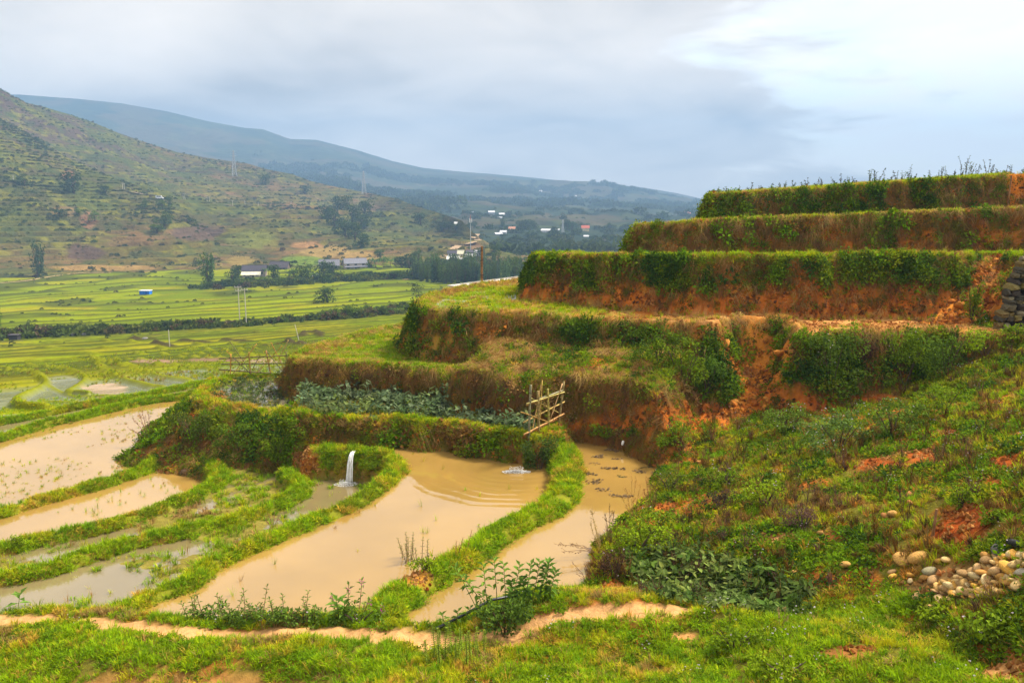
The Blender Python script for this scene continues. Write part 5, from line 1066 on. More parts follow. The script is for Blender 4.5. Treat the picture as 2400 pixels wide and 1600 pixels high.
# ---------------------------------------------------------------- concrete embankment and bridge rail
a0 = np.array(onV(1068, 684)); a1 = np.array(onV(1215, 669)); a1 = a0 + (a1 - a0) * 1.15; zb = float(vbase(a0[0], a0[1])[0]) ; ang = math.atan2(*(a1 - a0)[::-1]); ln = float(np.hypot(*(a1 - a0))); e = empty('concrete_bridge', (*(a0 + a1) / 2, zb), ang); tag(e, 'pale concrete bridge with a low parapet beside the bamboo grove', 'bridge'); k = mpp((*a0, zb))
c4(MB().box((0, 0, 5.5 * k), (ln, 5, 13 * k)).build('abutment', CONC, e), (1, 1, 1)); MB().box((0, .5, 13.2 * k), (ln * 1.02, 6, 2.5 * k)).build('deck', CONC, e)
for i in range(12): MB().box((-ln / 2 + (i + .5) * ln / 12, -2.2, 17 * k), (.5, .4, 6 * k)).build('parapet_post', CONC, e)
MB().box((0, -2.2, 20 * k), (ln, .35, 1.6 * k)).build('rail', CONC, e); c4(MB().box((-ln * .25, -2.62, 9 * k), (ln * .5, .2, 5 * k)).build('wash_panel', plain('stained_concrete', (0.42, .30, .22), .9, .2, .3), e), (1, 1, 1))

# ---------------------------------------------------------------- dirt roads
def ribbon(name, pts, wd, col, lift=.25):
    l = smooth_line([tuple(ground_at(a, b)) for a, b in pts], 6); m = MB()
    for i, p in enumerate(l):
        d = l[min(i + 1, len(l) - 1)] - l[max(i - 1, 0)]; s = np.array((-d[1], d[0])); s = s / (np.hypot(*s) + 1e-9) * wd * (.8 + .4 * math.sin(i * 1.3) ** 2) / 2
        m.v += [(p[0] - s[0], p[1] - s[1], p[2] + lift), (p[0] + s[0], p[1] + s[1], p[2] + lift)]
        if i: b = 2 * i; m.f.append((b - 2, b - 1, b + 1, b))
    o = m.build(name, plain(name + '_dirt', col, .95, .2, .2)); o['kind'] = 'structure'; return o
ribbon('dirt_road', [(1132, 549), (1120, 549), (1112, 556), (1121, 562), (1111, 567), (1092, 572), (1074, 577), (1062, 585)], 5, (0.36, .25, .14), .3)
ribbon('dirt_road', [(1046, 599), (1030, 605), (1024, 610), (1040, 614), (1058, 617), (1070, 619)], 5, (0.36, .25, .14), .3)
ribbon('hillside_road', [(-100, 420), (30, 426), (150, 440), (290, 448), (345, 458), (392, 464)], 4, (0.22, .17, .12), .3)
ribbon('hillside_road', [(470, 474), (490, 475), (530, 481), (575, 485), (682, 485), (757, 483), (800, 487)], 4, (0.22, .17, .12), .3)
ribbon('field_path', [(0, 668), (60, 662), (120, 650), (190, 641), (260, 640)], 2.0, (0.36, .27, .12), .3); ribbon('field_path', [(870, 660), (930, 658), (990, 654), (1003, 650)], 2.0, (0.42, .28, .14), .3)

# ---------------------------------------------------------------- bamboo frames
def frame(name, label, base, poles, parts_name='pole'):
    (p0, p1) = base; p0, p1 = np.array(p0), np.array(p1); u = (p1 - p0)[:2]; nrm = np.array((-u[1], u[0])) / np.hypot(*u); e = empty(name, tuple(p0)); tag(e, label, 'bamboo fence')
    def hit(px, py, off=0):
        d = ray(px, py); t = (nrm @ p0[:2] + off) / (nrm @ d[:2]); return d * t + np.array((0, 0, CAMZ)) - p0
    for (x0, y0, x1, y1, r_, c) in poles:
        off = U(-.05, .05); a, b = hit(x0, y0, off), hit(x1, y1, off); n = 7; pts = [a + (b - a) * i / n for i in range(n + 1)]
        m = MB(); m.tube([tuple(p + np.array((U(-.006, .006), 0, U(-.006, .006)))) for p in pts], [r_ * (1.0 - .18 * i / n) for i in range(n + 1)], 7)
        o = c4(m.build('pole', BAMBOO, e, True), [k_ * U(.85, 1.15) for k_ in c])
        for i in range(1, n): c4(MB().tube([tuple(pts[i] - (b - a) * .006), tuple(pts[i] + (b - a) * .006)], r_ * 1.12, 7).build('node', BAMBOO, o), [k_ * .6 for k_ in c])
BA, BG, BO = (0.50, .33, .12), (0.23, .19, .12), (0.42, .22, .06)
frame('bamboo_rack', 'upright rack of crossed bamboo poles at the end of the vegetable terrace', (onN(1239, 1032), onN(1312, 992)), [(1244, 901, 1239, 1038, .038, BG), (1261, 916, 1263, 1026, .042, (.30, .22, .09)), (1284, 911, 1287, 1020, .034, (.34, .27, .07)), (1322, 893, 1310, 996, .036, (.28, .19, .08)), (1271, 891, 1266, 984, .018, BA), (1268, 901, 1245, 1028, .018, BA), (1318, 898, 1289, 986, .018, BA),
    (1235, 946, 1323, 918, .026, BA), (1234, 949, 1317, 922, .022, BO), (1262, 934, 1318, 915, .018, (.4, .36, .25)), (1227, 989, 1323, 941, .026, BA), (1228, 1018, 1322, 969, .028, BA), (1229, 1020, 1306, 982, .02, BO), (1245, 933, 1311, 968, .02, BA), (1221, 965, 1286, 989, .02, BO)])
BD = (0.15, .13, .07)
fb0 = np.array((*P(540, 884, .30), .30)); fb1 = np.array((*P(679, 880, .32), .32))
frame('bamboo_fence', 'low fence of thin bamboo rails and crossed stakes beside the flooded garden plot', (fb0, fb1), [(513, 840, 694, 833, .03, BD), (519, 853, 690, 851, .03, BD), (513, 866, 684, 878, .03, BD), (541, 829, 540, 884, .026, BO), (583, 825, 588, 883, .028, BO), (623, 821, 635, 879, .028, BO), (670, 824, 679, 882, .026, BD), (684, 832, 686, 876, .02, BD), (537, 797, 595, 882, .014, BD), (546, 837, 592, 880, .018, BD),
    (602, 806, 541, 882, .016, BO), (622, 819, 669, 879, .018, BD), (635, 802, 665, 862, .014, BO), (676, 797, 654, 840, .018, BA), (661, 810, 595, 881, .014, BO), (531, 822, 541, 832, .012, BO), (590, 868, 610, 832, .016, BD)])

# ---------------------------------------------------------------- stones
import bmesh
def stone_mesh(seed, rough=.22, sub=2, block=0.0):
    bm = bmesh.new(); bmesh.ops.create_icosphere(bm, subdivisions=sub, radius=.5); r = np.random.default_rng(seed); f = r.normal(0, 1, (7, 3)); ph = r.random(7) * 6
    for v in bm.verts:
        k = 1 + rough * sum(math.sin(float(v.co.x * f[i, 0] + v.co.y * f[i, 1] + v.co.z * f[i, 2]) * 3.2 + ph[i]) for i in range(7)) / 4
        if block: v.co *= 1 + block * (.5 / max(abs(v.co.x), abs(v.co.y), abs(v.co.z)) - 1)
        v.co *= k
    for p in bm.faces: p.smooth = True
    me = bpy.data.meshes.new('stone'); bm.to_mesh(me); bm.free(); me.materials.append(STONE); return me
SM = [stone_mesh(i) for i in range(7)]
SCOL = [(.56, .35, .12), (.60, .41, .17), (.50, .26, .07), (.60, .45, .22), (.52, .32, .14), (.36, .22, .09), (.56, .30, .06)]
def stone(px, py, s, col, label, group=None, lift=.25, name='river_stone', sq=(1.35, .9, .62), me=None):
    q = onN(px, py); o = link(name, me or random.choice(SM)); o.location = (q[0], q[1], q[2] + s * lift); o.scale = (s * sq[0] * U(.8, 1.25), s * sq[1] * U(.85, 1.2), s * sq[2] * U(.8, 1.25)); o.rotation_euler = (U(-.4, .4), U(-.4, .4), U(0, 6.28)); kb = U(.75, 1.2); c4(o, [v * kb for v in col]); tag(o, label, 'stone', group); return o
PILE = 'pale stones of the loose river-stone heap'
n = 0
while n < 250:
    px = U(2205, 2430); py = U(1300, 1405); top = 1372 - (px - 2205) * .40; bot = 1396 - (px - 2205) * .16 + 22
    if not (top < py < bot): continue
    stone(px, py, U(.05, .12) if U(0, 1) < .8 else U(.12, .2), random.choice(SCOL), 'pale tan stone in the loose heap of river stones', PILE, U(.2, .9)); n += 1
for px, py, s in ((2090, 1345, .17), (2092, 1356, .18), (2132, 1354, .16), (2133, 1366, .15), (2185, 1365, .2), (2167, 1361, .2), (2243, 1358, .14), (2195, 1380, .16), (2210, 1382, .12), (2190, 1393, .18), (2212, 1396, .16), (2232, 1386, .24), (2237, 1398, .2), (2150, 1405, .22), (2168, 1408, .18), (2200, 1414, .26), (2225, 1408, .16), (2180, 1430, .2), (2235, 1428, .12), (2255, 1377, .26), (2250, 1370, .2), (2312, 1368, .22), (2365, 1345, .3), (2300, 1395, .18), (2315, 1382, .16), (2216, 1320, .2), (2200, 1320, .16), (2312, 1312, .24), (2335, 1312, .2), (2340, 1375, .14), (2280, 1362, .18), (2246, 1340, .16), (2290, 1345, .14), (2330, 1340, .16), (2390, 1330, .2), (2395, 1360, .22)):
    stone(px, py, s * .8, random.choice(SCOL), 'larger tan stone at the edge of the river-stone heap', 'larger stones round the river-stone heap', .3)
stone(2178, 1350, .24, (.27, .24, .14), 'grey-green rounded stone in the river-stone heap', None, .3); stone(2336, 1303, .2, (.12, .11, .10), 'dark grey stone at the back of the river-stone heap', None, .4); stone(2377, 1284, .24, (.05, .05, .05), 'black rounded rock above the river-stone heap', None, .3); stone(2400, 1353, .22, (.34, .30, .22), 'flat grey stone at the frame-side of the river-stone heap', None, .4)
for px, py, s in ((2093, 1210, .2), (2074, 1214, .16), (2132, 1182, .15), (2132, 1166, .18), (1998, 1174, .16), (1979, 1329, .2), (2116, 1321, .28), (2151, 1318, .3), (1921, 1252, .14), (2065, 1125, .16), (1640, 1085, .14), (2390, 1022, .14), (1865, 1342, .1), (1630, 1080, .12), (2100, 1155, .1)):
    stone(px, py, s, random.choice(((.46, .22, .06), (.5, .28, .08), (.44, .2, .06))), 'orange-tan stone lying alone in the hillside grass', 'single stones on the hillside', .25)
CLOD = [stone_mesh(40 + i, .85) for i in range(5)]
for m_ in CLOD: m_.polygons.foreach_set('use_smooth', [False] * len(m_.polygons))
for i in range(46):
    if i < 34: px, py = U(1690, 1860), U(800, 965); px -= (py - 800) * .25
    else: px, py = U(2215, 2320), U(670, 765); px -= (py - 670) * .4
    stone(px, py, U(.08, .30), random.choice(((.42, .16, .025), (.38, .13, .02), (.44, .19, .035), (.32, .10, .018))), 'orange clay clod on the upper landslip by the stone wall' if i >= 34 else 'orange clay clod fallen down the landslip gap', 'clods on the upper landslip' if i >= 34 else 'clods on the lower landslip', .2, 'clay_clod', (1.1, 1, .8), random.choice(CLOD))
for px, py, s in ((170, 791, 1.0), (198, 790, 1.0), (341, 802, 1.2), (275, 783, .9)):
    q = ground_at(px, py); k = mpp(q); o = link('field_boulder', random.choice(SM)); o.location = tuple(q + np.array((0, 0, s * 2 * k))); o.scale = (14 * k * s, 10 * k * s, 8 * k * s); c4(o, (.22, .21, .2)); tag(o, 'grey boulder lying in the green field by the hedgerow', 'boulder', 'boulders in the green field')
# dry-stone wall at the right
e = empty('stone_wall', (*PD(2380, 27.6), 3.0)); tag(e, 'rough dark dry-stone wall with lichen at the end of the terraces', 'wall'); o0 = np.array((*PD(2380, 27.6), 3.0))
def wpt(px, py, y): d = ray(px, py); t = y / d[1]; return d * t + np.array((0, 0, CAMZ)) - o0
core = MB(); fr_ = [wpt(2346, 812, 28.0), wpt(2720, 830, 28.0), wpt(2720, 612, 28.9), wpt(2418, 624, 28.9)]; bk_ = [p + np.array((2.2, 2.6, -.3)) for p in fr_]; core.v += [tuple(p) for p in fr_ + bk_]; core.f += [(0, 1, 2, 3), (7, 6, 5, 4), (0, 4, 5, 1), (1, 5, 6, 2), (2, 6, 7, 3), (3, 7, 4, 0)]; core.build('core', plain('wall_core', (.06, .05, .035), .95, .4, 3.0), e)
WS = [stone_mesh(60 + i, .32, 2, .75) for i in range(6)]
for m_ in WS: m_.polygons.foreach_set('use_smooth', [False] * len(m_.polygons)); row = 0; py = 792.
while py > 612:
    hpx = U(10, 18); t = (792 - py) / 180; px = 2322 + t * 66 + U(-6, 6)
    while px < 2700:
        wpx = U(10, 28); p = wpt(px + wpx / 2, py - hpx / 2, 27.78 + .8 * t); k = 28 / FPX; o = link('stone', random.choice(WS), None, e); o.location = tuple(p); o.scale = (wpx * k * 1.0, .5, hpx * k * 1.05); o.rotation_euler = (U(-.2, .2), U(-.2, .2), U(-.3, .3)); c4(o, random.choice(((.11, .09, .05), (.07, .06, .04), (.19, .15, .05), (.20, .17, .10), (.14, .10, .035), (.055, .05, .035), (.05, .04, .03)))); px += wpx + 1
    py -= hpx * .95

# ---------------------------------------------------------------- bushes
def bush(px, py, wpx, hpx, col, label, leaf=.075, dens=1.0, flower=0, dpx=.7, group=None, name='bush'):
    q = onN(px, py); k = mpp(q); rx, rz_ = wpx * k / 2, hpx * k / 2; ry = rx * dpx; e = empty(name, tuple(q)); tag(e, label, 'bush', group); m = MB(); lobes = [(Vector((U(-.9, .9) * rx, U(-.8, .8) * ry, U(.2, 1.7) * rz_)), U(.16, .42)) for _ in range(17)] + [(Vector((0, 0, rz_ * .6)), .62)]
    n = int(min(3400, 260 * dens * (rx * rz_ * 4 + ry * rx) * (.075 / leaf) ** 2 * 2.2 + 150))
    for _ in range(n):
        c, s = random.choice(lobes); d = rdir(-.7); p = c + Vector((d.x * rx, d.y * ry, d.z * rz_)) * s * U(.6, 1.05)
        if p.z < 0: p.z = U(0, .08)
        dd = d + rdir() * .8; dd.z -= .2; m.leaf(p, dd, d + Vector((0, 0, .7)), leaf * U(.6, 1.3), leaf * .62 * U(.7, 1.2))
    c4(m.build('foliage', LEAF_O, e), col); s = MB()
    for _ in range(6): a = U(0, 6.28); s.tube([(0, 0, -.15), (math.cos(a) * rx * .3, math.sin(a) * ry * .3, rz_ * .7), (math.cos(a) * rx * .6, math.sin(a) * ry * .6, rz_ * 1.4)], [.02, .014, .006], 5, False)
    s.build('stems', BARK, e)
    if flower:
        f = MB()
        for _ in range(flower):
            c, s_ = random.choice(lobes); d = rdir(.1); p = c + Vector((d.x * rx, d.y * ry, d.z * rz_)) * s_ * 1.06
            for _ in range(4): f.leaf(p, rdir(0), rdir(), .03, .025)
        f.build('blossoms', FLOWER, e)
    return e
BD1, BD2, BD3 = (0.11, .18, .014), (0.18, .27, .012), (0.25, .35, .012)
bush(1262, 1112, 78, 92, (0.08, .13, .02), 'dark round bush at the corner of the ponds under the bamboo rack', .07, 1.6)
bush(1588, 1046, 96, 76, BD2, 'green shrub on the pond shore below the orange bank'); bush(1420, 1025, 70, 34, BD2, 'low leafy shrub on the orange strip behind the pond'); bush(1485, 1022, 50, 26, BD1, 'small dark shrub at the back of the pond')
bush(1950, 905, 130, 140, (0.12, .19, .02), 'big dark green bush right of the landslip gap', .085, 1.0, 14, .5); bush(2120, 900, 130, 140, BD2, 'tall leafy bush on the bank between the landslip and the stone wall', .085, 1, 10, .5); bush(2215, 880, 110, 110, (0.12, .2, .02), 'bright leafy bush beside the tall one on the terrace bank', .085, 1, 0, .5); bush(2030, 850, 70, 70, (0.13, .065, .04), 'dry brown bush hanging between two green bushes', .06, .8, 0, .4)
bush(1600, 905, 140, 130, BD2, 'thick green creeper bush covering the end of the dirt terrace', .08, 1.1, 0, .45); bush(1655, 935, 80, 120, (0.11, .20, .022), 'bright green bush drooping beside the landslip gap', .085, 1.1, 0, .5); bush(1545, 850, 120, 100, BD1, 'dark creeper bush under the rim of the dirt terrace', .075, 1, 0, .4)
bush(1850, 1015, 120, 70, (0.17, .26, .03), 'pale green bush with tiny flowers below the landslip', .07, 1, 24); bush(1965, 1050, 170, 90, (0.15, .24, .05), 'broad bluish-green bush with tiny flowers on the slope', .08, 1, 40); bush(2090, 1020, 150, 90, (0.14, .22, .025), 'green bush right of the broad bluish one', .075, 1, 20); bush(2210, 975, 120, 80, BD2, 'green bush at the foot of the upper slope')
bush(2275, 755, 50, 120, BD2, 'narrow creeper bush between the landslip and the stone wall', .08, 1, 0, .5); bush(2310, 835, 130, 60, BD3, 'bright weeds in front of the stone wall', .09, .9); bush(2385, 800, 60, 40, BD2, 'small bush at the foot of the stone wall'); bush(2352, 700, 50, 70, BD2, 'creeper growing over the left edge of the stone wall', .07, .8, 0, .4); bush(2395, 660, 50, 40, BD1, 'creeper hanging on the upper part of the stone wall', .07, .8, 0, .4)
bush(1490, 1300, 150, 90, BD3, 'lush green bush overhanging the right shore of the pond', .08, 1.2, 6); bush(1440, 1355, 80, 80, (0.11, .06, .03), 'brown withered bush at the pond corner', .05, .8, 4); bush(1530, 1250, 110, 60, BD2, 'leafy bush halfway along the right shore of the pond', .07, 1, 6); bush(1570, 1150, 90, 50, (0.13, .17, .02), 'yellowish bush on the shore beside the floating litter', .06, 1, 8)
bush(650, 1085, 60, 70, BD2, 'leafy bush at the foot of the mound above the weedy pool', .06); bush(560, 1050, 110, 70, BD1, 'dark bush on the side of the garden mound', .07); bush(450, 1030, 110, 70, (.1, .14, .022), 'bush at the outer corner of the garden mound', .07); bush(710, 1030, 60, 50, BD2, 'small bush above the orange bank by the waterfall', .06); bush(880, 1110, 70, 40, BD2, 'weeds beside the little waterfall', .05); bush(40, 1280, 34, 30, BD3, 'small leafy bush on the bank of the narrow pale pond', .06)
bush(1700, 1140, 90, 46, BD2, 'low green bush on the lower slope', .06, 1, 5); bush(1790, 1190, 100, 70, BD3, 'bright green bush in the middle of the slope', .07, 1, 6); bush(1690, 1190, 80, 40, (0.09, .06, .045), 'purple-brown withered bush in the middle of the slope', .045, .9); bush(1880, 1240, 90, 60, (0.16, .09, .07), 'pinkish dry bush on the slope above the dark broad leaves', .04, .7); bush(2320, 1490, 160, 70, BD2, 'leafy bush below the river stones', .09, .8, 8); bush(2200, 1450, 90, 36, BD3, 'low bright weeds below the river stones', .07)
bush(1720, 1520, 140, 60, BD2, 'dark clover-like bush beside the end of the path', .06, 1, 8); bush(1840, 1585, 160, 50, BD3, 'leafy weeds at the lower edge of the grassy ridge', .06, 1, 10); bush(2330, 1225, 60, 40, BD2, 'small bush above the red soil scar', .06); bush(2250, 1190, 50, 60, BD2, 'upright green weed beside the red soil scar', .06)

# ---------------------------------------------------------------- standing weeds
def weed(name, label, stems, leaf, col, stemc=(0.13, .15, .03), group=None, whorl=.45, pairs=9, flower=None, cat='plant', aspect=.42, rad=.009):
    q0 = onN(*stems[0][:2]); e = empty(name, tuple(q0)); tag(e, label, cat, group); S, F, B = MB(), MB(), MB()
    for px, py, hpx, lean in stems:
        q = onN(px, py) - q0; k = mpp(q + q0); h = hpx * k; a = U(0, 6.28); top = Vector(q) + Vector((lean * k + U(-.03, .03), U(-.1, .1), h)); b0 = Vector(q) - Vector((0, 0, .1)); mid = b0.lerp(top, .5) + Vector((U(-.04, .04), U(-.04, .04), 0)); S.tube([b0, mid, top], [rad, rad * .8, rad * .5], 5, False)
        for i in range(pairs):
            t = 1 - whorl * (i / pairs) ** 1.1; p = b0.lerp(mid, t * 2) if t < .5 else mid.lerp(top, t * 2 - 1); a += 1.57
            for s in (0, 3.14):
                d = Vector((math.cos(a + s), math.sin(a + s), .75 - 1.3 * (i / pairs) + U(-.2, .2))); F.leaf(p, d, (0, 0, 1), leaf * (.55 + .55 * math.sin(min(1, i / pairs * 1.5 + .25) * 1.9)) * U(.8, 1.15), leaf * aspect)
        if flower:
            for _ in range(flower): B.leaf(top + rdir() * .05 - Vector((0, 0, U(0, .14))), rdir(), rdir(), .035, .022)
    c4(S.build('stems', TWIGM, e), stemc); c4(F.build('leaves', LEAF_O, e), col)
    if flower: c4(B.build('blossoms', LEAF_O, e), (0.5, .12, .28))
    return e
GW = (0.15, .26, .03)
weed('tall_weed', 'tall leafy weed with pointed leaves at the near corner of the pond', [(1130, 1440, 120, -60), (1150, 1440, 95, -58), (1150, 1450, 135, -18), (1165, 1440, 130, -10), (1185, 1430, 110, -6)], .17, GW, pairs=8)
weed('tall_weed', 'lush cluster of pointed-leaf weeds rising from the grassy ridge', [(1205, 1425, 100, 10), (1225, 1420, 100, 18), (1240, 1418, 105, 22), (1260, 1412, 100, 24), (1275, 1408, 98, 14), (1285, 1405, 70, 20), (1245, 1412, 60, -20), (1215, 1420, 60, -20), (1195, 1440, 60, 0)], .18, (0.14, .25, .035), pairs=11, whorl=.7)
bush(1185, 1490, 130, 100, (0.10, .17, .02), 'dense low bush of weeds beside the black pipe', .08, 1.3); bush(1160, 1455, 90, 60, (0.13, .22, .025), 'light green undergrowth beneath the tall pond weeds', .09, 1.1)
weed('tall_weed', 'short broad-leaved weeds along the black pipe', [(1040, 1478, 36, 0), (1065, 1470, 40, 6), (1085, 1462, 34, 14), (1105, 1452, 30, 14)], .15, GW, pairs=4)
weed('spiky_weed', 'upright spiky green weeds in front of the black pipe', [(1005 + i * 10 + U(-3, 3), 1560 - (i % 3) * 12, U(60, 95), U(-6, 6)) for i in range(12)], .05, (0.22, .30, .03), pairs=34, whorl=.75, aspect=.5)
weed('spiky_weed', 'spiky green weed beside the lone grassy dip', [(1135, 1535, 60, 4), (1118, 1540, 40, 0)], .05, (0.24, .32, .03), pairs=26, whorl=.75)
for i, (px, py, lab) in enumerate(((480, 1455, 'flowering weeds at the front edge of the cream pond beside the path'), (570, 1462, 'bushy weeds at the water\'s edge, tallest above the path'), (640, 1465, 'leafy weeds between the path and the cream pond'), (710, 1462, 'tangled weeds on the path edge near the pink flowers'))):
    weed('path_weed', lab, [(px + U(-42, 42), py + U(-6, 6), U(20, 80) * (1.3 if i == 1 else 1), U(-24, 24)) for _ in range(7)], .085, (0.13, .21, .03), (0.16, .11, .05), pairs=8, whorl=.8); bush(px, py, 90, 40, (0.13, .22, .025), 'leafy base of the path weeds, clump %s' % ('at the left end', 'under the tallest stalks', 'in the middle of the row', 'next to the pink flowers')[i], .07, .9, 5)
weed('pink_flower', 'pink-flowered knotweed at the front corner of the cream pond', [(790, 1455, 60, -10), (815, 1450, 80, 6), (840, 1440, 85, 14), (850, 1450, 50, 20), (890, 1460, 44, 6)], .12, (0.14, .24, .03), (0.22, .08, .05), pairs=6, whorl=.7, flower=16); bush(840, 1462, 120, 46, (0.14, .23, .025), 'green undergrowth around the pink flowers', .07, .9)
weed('broad_weed', 'broad-leaved plant with long drooping leaves by the pink flowers', [(790, 1460, 60, 0), (800, 1462, 50, 8)], .24, (0.13, .24, .03), pairs=5, whorl=.6); weed('broad_weed', 'broad-leaved seedling at the left of the swampy pool', [(45, 1430, 34, 0)], .3, (0.14, .25, .04), pairs=3, whorl=.6)
weed('bank_weed', 'wiry flowering weeds on the bank between the two large ponds', [(960 + U(-25, 40), 1335 + U(-12, 10), U(50, 95), U(-24, 10)) for _ in range(12)], .06, (0.16, .19, .03), (0.2, .12, .06), pairs=10, whorl=.8); bush(1000, 1338, 80, 44, BD3, 'leafy weeds at the foot of the wiry bank weeds', .06); weed('bank_weed', 'dry orange weed on the bank further along', [(1075, 1305, 50, 12), (1085, 1300, 56, 20), (1068, 1308, 44, 4)], .05, (0.34, .2, .06), (.3, .16, .06), pairs=6, whorl=.7)
weed('bank_weed', 'tiny bright sprig on the bank between the large ponds', [(1128, 1252, 22, -6), (1134, 1250, 18, 6)], .08, BD3, pairs=4)
def stalks(label, base, tops, col, name='dry_stalk', nb=7, rad=.007, group=None):
    q0 = onN(*base); e = empty(name, tuple(q0)); tag(e, label, 'dry plant', group); k = mpp(q0); S, T = MB(), MB()
    for dx, hpx in tops:
        top = Vector((dx * k, U(-.15, .15), hpx * k)); S.tube([(U(-.03, .03), 0, -.08), top * .5 + Vector((U(-.03, .03), 0, .03)), top], [rad, rad * .75, rad * .35], 5, False)
        for i in range(nb):
            t = U(.35, 1); p = top * t; d = (top.normalized() + rdir() * .55).normalized() * top.length * U(.08, .26) * (1.3 - t * .7); T.tube([p, p + d * .6, p + d + Vector((0, 0, .02))], [rad * .45, rad * .35, rad * .2], 3, False)
            for _ in range(3): T.leaf(p + d * U(.3, 1), rdir(), rdir(), .035, .015)
    c4(S.build('stem', TWIGM, e), col); c4(T.build('twigs', TWIGM, e), [c * 1.1 for c in col]); return e
DT = (0.46, .26, .08)
stalks('tall dry orange stalks on the right shore of the pond', (1484, 1222), [(-18, 80), (-6, 105), (4, 98), (14, 86), (24, 70), (-26, 56), (32, 60)], DT, nb=10); stalks('dry reddish stalks behind the tall orange ones', (1525, 1200), [(-12, 80), (4, 90), (14, 70), (-20, 60)], (0.26, .11, .05), nb=8)
stalks('dark bare seed stalk overhanging the pond', (1432, 1262), [(-6, 90), (4, 70), (-16, 60)], (0.17, .11, .05), nb=10); stalks('pale feathery dry stalk leaning over the pond', (1408, 1302), [(-22, 105), (-16, 84), (-8, 60), (-28, 88)], (0.42, .29, .10), nb=12); stalks('fallen dry branch reaching out over the pond', (1405, 1290), [(-98, 22), (-88, 4), (-70, 14)], (0.26, .15, .07), nb=8, rad=.008); stalks('dead twigs at the brown pond corner', (1382, 1372), [(-14, 60), (-6, 40), (-30, 30), (-40, 50)], (.16, .09, .05), nb=5, rad=.006)
stalks('bare reddish shrub at the tip of the garden mound', (350, 1030), [(-36, 50), (-24, 62), (-10, 70), (4, 62), (20, 48), (-44, 30), (30, 36)], (0.24, .12, .07), nb=12, rad=.012, name='bare_shrub')
stalks('pale dead grass spilling over the rim beside the landslip gap', (1872, 800), [(-14, -30), (-20, -60), (-8, -80), (-28, -70), (4, 10), (-2, -40), (10, -50), (-34, -90)], (0.5, .36, .2), nb=3, rad=.012); stalks('leaning bamboo stalk on the creeper bank', (1648, 905), [(2, 96), (-12, 70)], (0.3, .2, .07), nb=3, rad=.014); stalks('feathery grass plume at the end of the narrow terrace', (1582, 520), [(40, 24), (30, 18), (46, 14)], (.4, .33, .16), nb=8, rad=.01)
stalks('dry reddish weed in the swampy pool', (640, 1240), [(-8, 40), (4, 46), (14, 30), (-14, 26)], (.26, .12, .08), nb=6, rad=.006); stalks('dry stalks at the end of the grassy ridge hollow', (1832, 1470), [(-6, 40), (6, 50), (14, 34)], (.28, .2, .08), nb=6, rad=.006)
for i, (cx_, h) in enumerate(((200, 20), (262, 30), (340, 22), (410, 32), (470, 20), (540, 26), (600, 34), (640, 30), (690, 30), (760, 24), (790, 36), (850, 40), (880, 28), (970, 46), (1010, 54), (1058, 50), (1100, 30), (1195, 54), (1225, 60), (1250, 64), (1290, 50), (1330, 36), (1370, 40), (1410, 34), (1450, 60), (1475, 46), (1590, 44), (1640, 40), (1665, 60), (1690, 54), (1740, 44), (1790, 60), (1815, 84), (1838, 74), (1860, 56), (1895, 50), (1970, 62), (1985, 48), (2035, 34), (2085, 44), (2120, 30), (2200, 22))):
    px = 1600 + cx_ * .3444; x_, y_ = PD(px, 41.6); x_ *= 1.0; z_ = gz(x_, y_); e = empty('skyline_weed', (x_, y_, z_)); tag(e, 'thin leafy weed standing against the sky on the top terrace', 'plant', 'weeds along the top terrace'); k = 41.6 / FPX; S, F = MB(), MB()
    for j in range(3):
        hh = (h * .5 * k + .1) * U(.35, 1.1); l = U(-.3, .3) * hh + U(-.15, .15); top = Vector((l, U(-.1, .1), hh)); S.tube([(U(-.03, .03), 0, -.1), top * .55, top], [.010, .008, .004], 4, False)
        for t in range(14): tt = U(.2, 1); F.leaf(top * tt + rdir() * .02, rdir(-.2), rdir(.2), U(.05, .10), U(.03, .05))
    c4(S.build('stem', TWIGM, e), (.09, .07, .04)); c4(F.build('leaves', LEAF_O, e), random.choice(((.05, .07, .02), (.08, .12, .02), (.06, .06, .03))))
x_, y_ = PD(2402, 47); tree('sparse', (x_, y_, gz(x_, y_) - .3), 2.2, 2.2, (0.05, .09, .03), 'tree top peeping over the right end of the top terrace')

# ---------------------------------------------------------------- small pond things
for px, py in ((1403, 1070), (1448, 1075), (1393, 1086), (1441, 1098), (1520, 1094), (1457, 1117), (1396, 1129), (1415, 1148), (1458, 1162), (1434, 1055), (1544, 1110), (1375, 1108), (1490, 1070), (1500, 1105)):
    x_, y_ = P(px, py, .0); m = MB()
    ex, ey = U(.12, .36), U(.06, .2)
    for _ in range(random.randint(16, 60)): a = U(0, 6.28); r_ = U(0, 1) ** .6; m.leaf((math.cos(a) * r_ * ex, math.sin(a) * r_ * ey, U(-.005, .025)), (U(-1, 1), U(-1, 1), U(-.1, .12)), (0, 0, 1), U(.05, .12), U(.03, .06))
    o = m.build('leaf_litter', LEAF_O); o.location = (x_, y_, .0); o.rotation_euler.z = U(-.9, .9); c4(o, random.choice(((.16, .11, .06), (.2, .14, .08), (.14, .13, .05)))); o.scale = (U(.6, 1.2),) * 3; tag(o, 'rotting plant litter floating in the pond beside the slope', 'plant litter', 'floating litter in the pond')
x_, y_ = P(1457, 1058, 0); e = empty('plastic_scrap', (x_, y_, 0)); tag(e, 'white plastic scrap caught on a thin stick in the pond', 'litter'); MB().tube([(0, 0, -.1), (.02, 0, .3)], [.008, .006], 5).build('stick', WOODP, e); o = link('sheet', stone_mesh(91, .6), None, e); o.scale = (.08, .05, .15); o.location = (.03, 0, .28); o.data.materials.clear(); o.data.materials.append(FOAM)
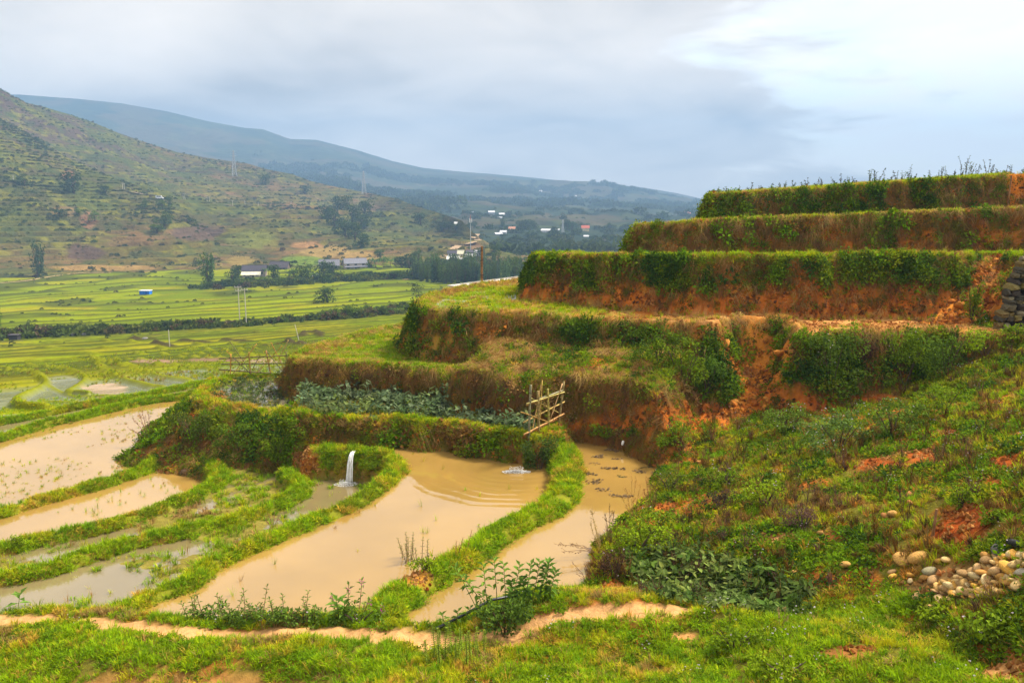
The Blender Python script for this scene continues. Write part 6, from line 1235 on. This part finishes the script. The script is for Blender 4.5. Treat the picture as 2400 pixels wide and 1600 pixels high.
x_, y_ = P(440, 1110, -1.56); m = MB(); e = empty('straw_heap', (x_, y_, -1.56)); tag(e, 'brown heap of rotting straw in the narrow pale pond', 'straw heap'); 
for _ in range(420):
    d = rdir(0); p = Vector((d.x * .30, d.y * .26, d.z * .30)) * U(.6, 1); m.leaf(p, (d.x * .3 + U(-.5, .5), d.y * .3 + U(-.5, .5), -.8), d, U(.15, .3), .018)
c4(m.build('straw', TWIGM, e), (.16, .10, .05)); o = link('core', stone_mesh(92, .4), None, e); o.scale = (.5, .44, .44); o.location = (0, 0, .05); o.data.materials.clear(); o.data.materials.append(plain('rotten_straw', (.09, .055, .03)))
# black pipe
a, b = onN(1022, 1478), onN(1150, 1432); m = MB(); m.tube([(*a[:2], a[2] + .04), tuple((a + b) / 2 + np.array((0, 0, .12))), (*b[:2], b[2] + .22), tuple(b + np.array((.5, .15, .25)))], .028, 8); tag(m.build('water_pipe', plain('black_plastic', (.025, .027, .035), .4, .2, 4., .5), None, True), 'black plastic pipe lying across the near shore of the pond', 'pipe')
# waterfall and splashes
def splash(name, label, x, y, z, rx, ry, n):
    e = empty(name, (x, y, z)); tag(e, label, 'splash'); m = MB()
    for _ in range(n): a = U(0, 6.28); r_ = U(0, 1) ** .8; m.leaf((math.cos(a) * r_ * rx, math.sin(a) * r_ * ry, U(0, .07) * (1 - r_) + .006), (math.cos(a), math.sin(a), U(-.1, .5)), (0, 0, 1), U(.015, .05), U(.012, .03))
    m.build('foam', FOAM, e); f = MB()
    for _ in range(n // 4): p = Vector((U(-rx, rx) * .5, U(-ry, ry) * .5, U(.02, .16))); f.leaf(p, rdir(), rdir(), .025, .02)
    f.build('droplets', FOAM, e)
tp = np.array((-5.02, 26.28, -.13)); bt = np.array((-5.14, 25.78, -1.05)); e = empty('waterfall', tuple(bt)); tag(e, 'thin white spout of water falling from the bank into the weedy pool', 'waterfall')
for i in range(5):
    o_ = (i - 2) * .022; pts = []
    for t in np.linspace(0, 1, 9): p = tp + (bt - tp) * np.array((t ** .45, t ** .45, t ** 2.0)) - bt; pts.append((p[0] + o_ * (1 + t) + U(-.006, .006), p[1] + U(-.02, .02), p[2]))
    MB().tube(pts, [.010 + .014 * t for t in np.linspace(0, 1, 9)], 6).build('strand', FOAM, e, True)
splash('falling_water_splash', 'white foam where the spout hits the weedy pool', bt[0] - .1, bt[1] - .1, -1.06, .36, .22, 620)
x_, y_ = P(1210, 1106, -.25); splash('pond_splash', 'white splash of inflowing water beside the dark round bush', x_, y_, -.25, .42, .14, 800)
# ================================================================== HAZE
hb = MB().box((0, 1700, 147), (9000, 4800, 367)).mesh('haze')
hm = bpy.data.materials.new('haze_air'); hm.use_nodes = True; t = hm.node_tree; t.nodes.clear()
pv = t.nodes.new('ShaderNodeVolumePrincipled'); pv.inputs['Color'].default_value = (0.33, 0.56, 0.90, 1); pv.inputs['Density'].default_value = 0.00037
pv.inputs['Density Attribute'].default_value = ''; pv.inputs['Color Attribute'].default_value = ''; pv.inputs['Temperature Attribute'].default_value = ''
pv.inputs['Anisotropy'].default_value = 0.0
ho = t.nodes.new('ShaderNodeOutputMaterial'); t.links.new(pv.outputs[0], ho.inputs['Volume'])
hm.cycles.homogeneous_volume = True
tag(link('haze', hb, hm), 'pale blue haze filling the valley air', 'haze', kind='stuff')
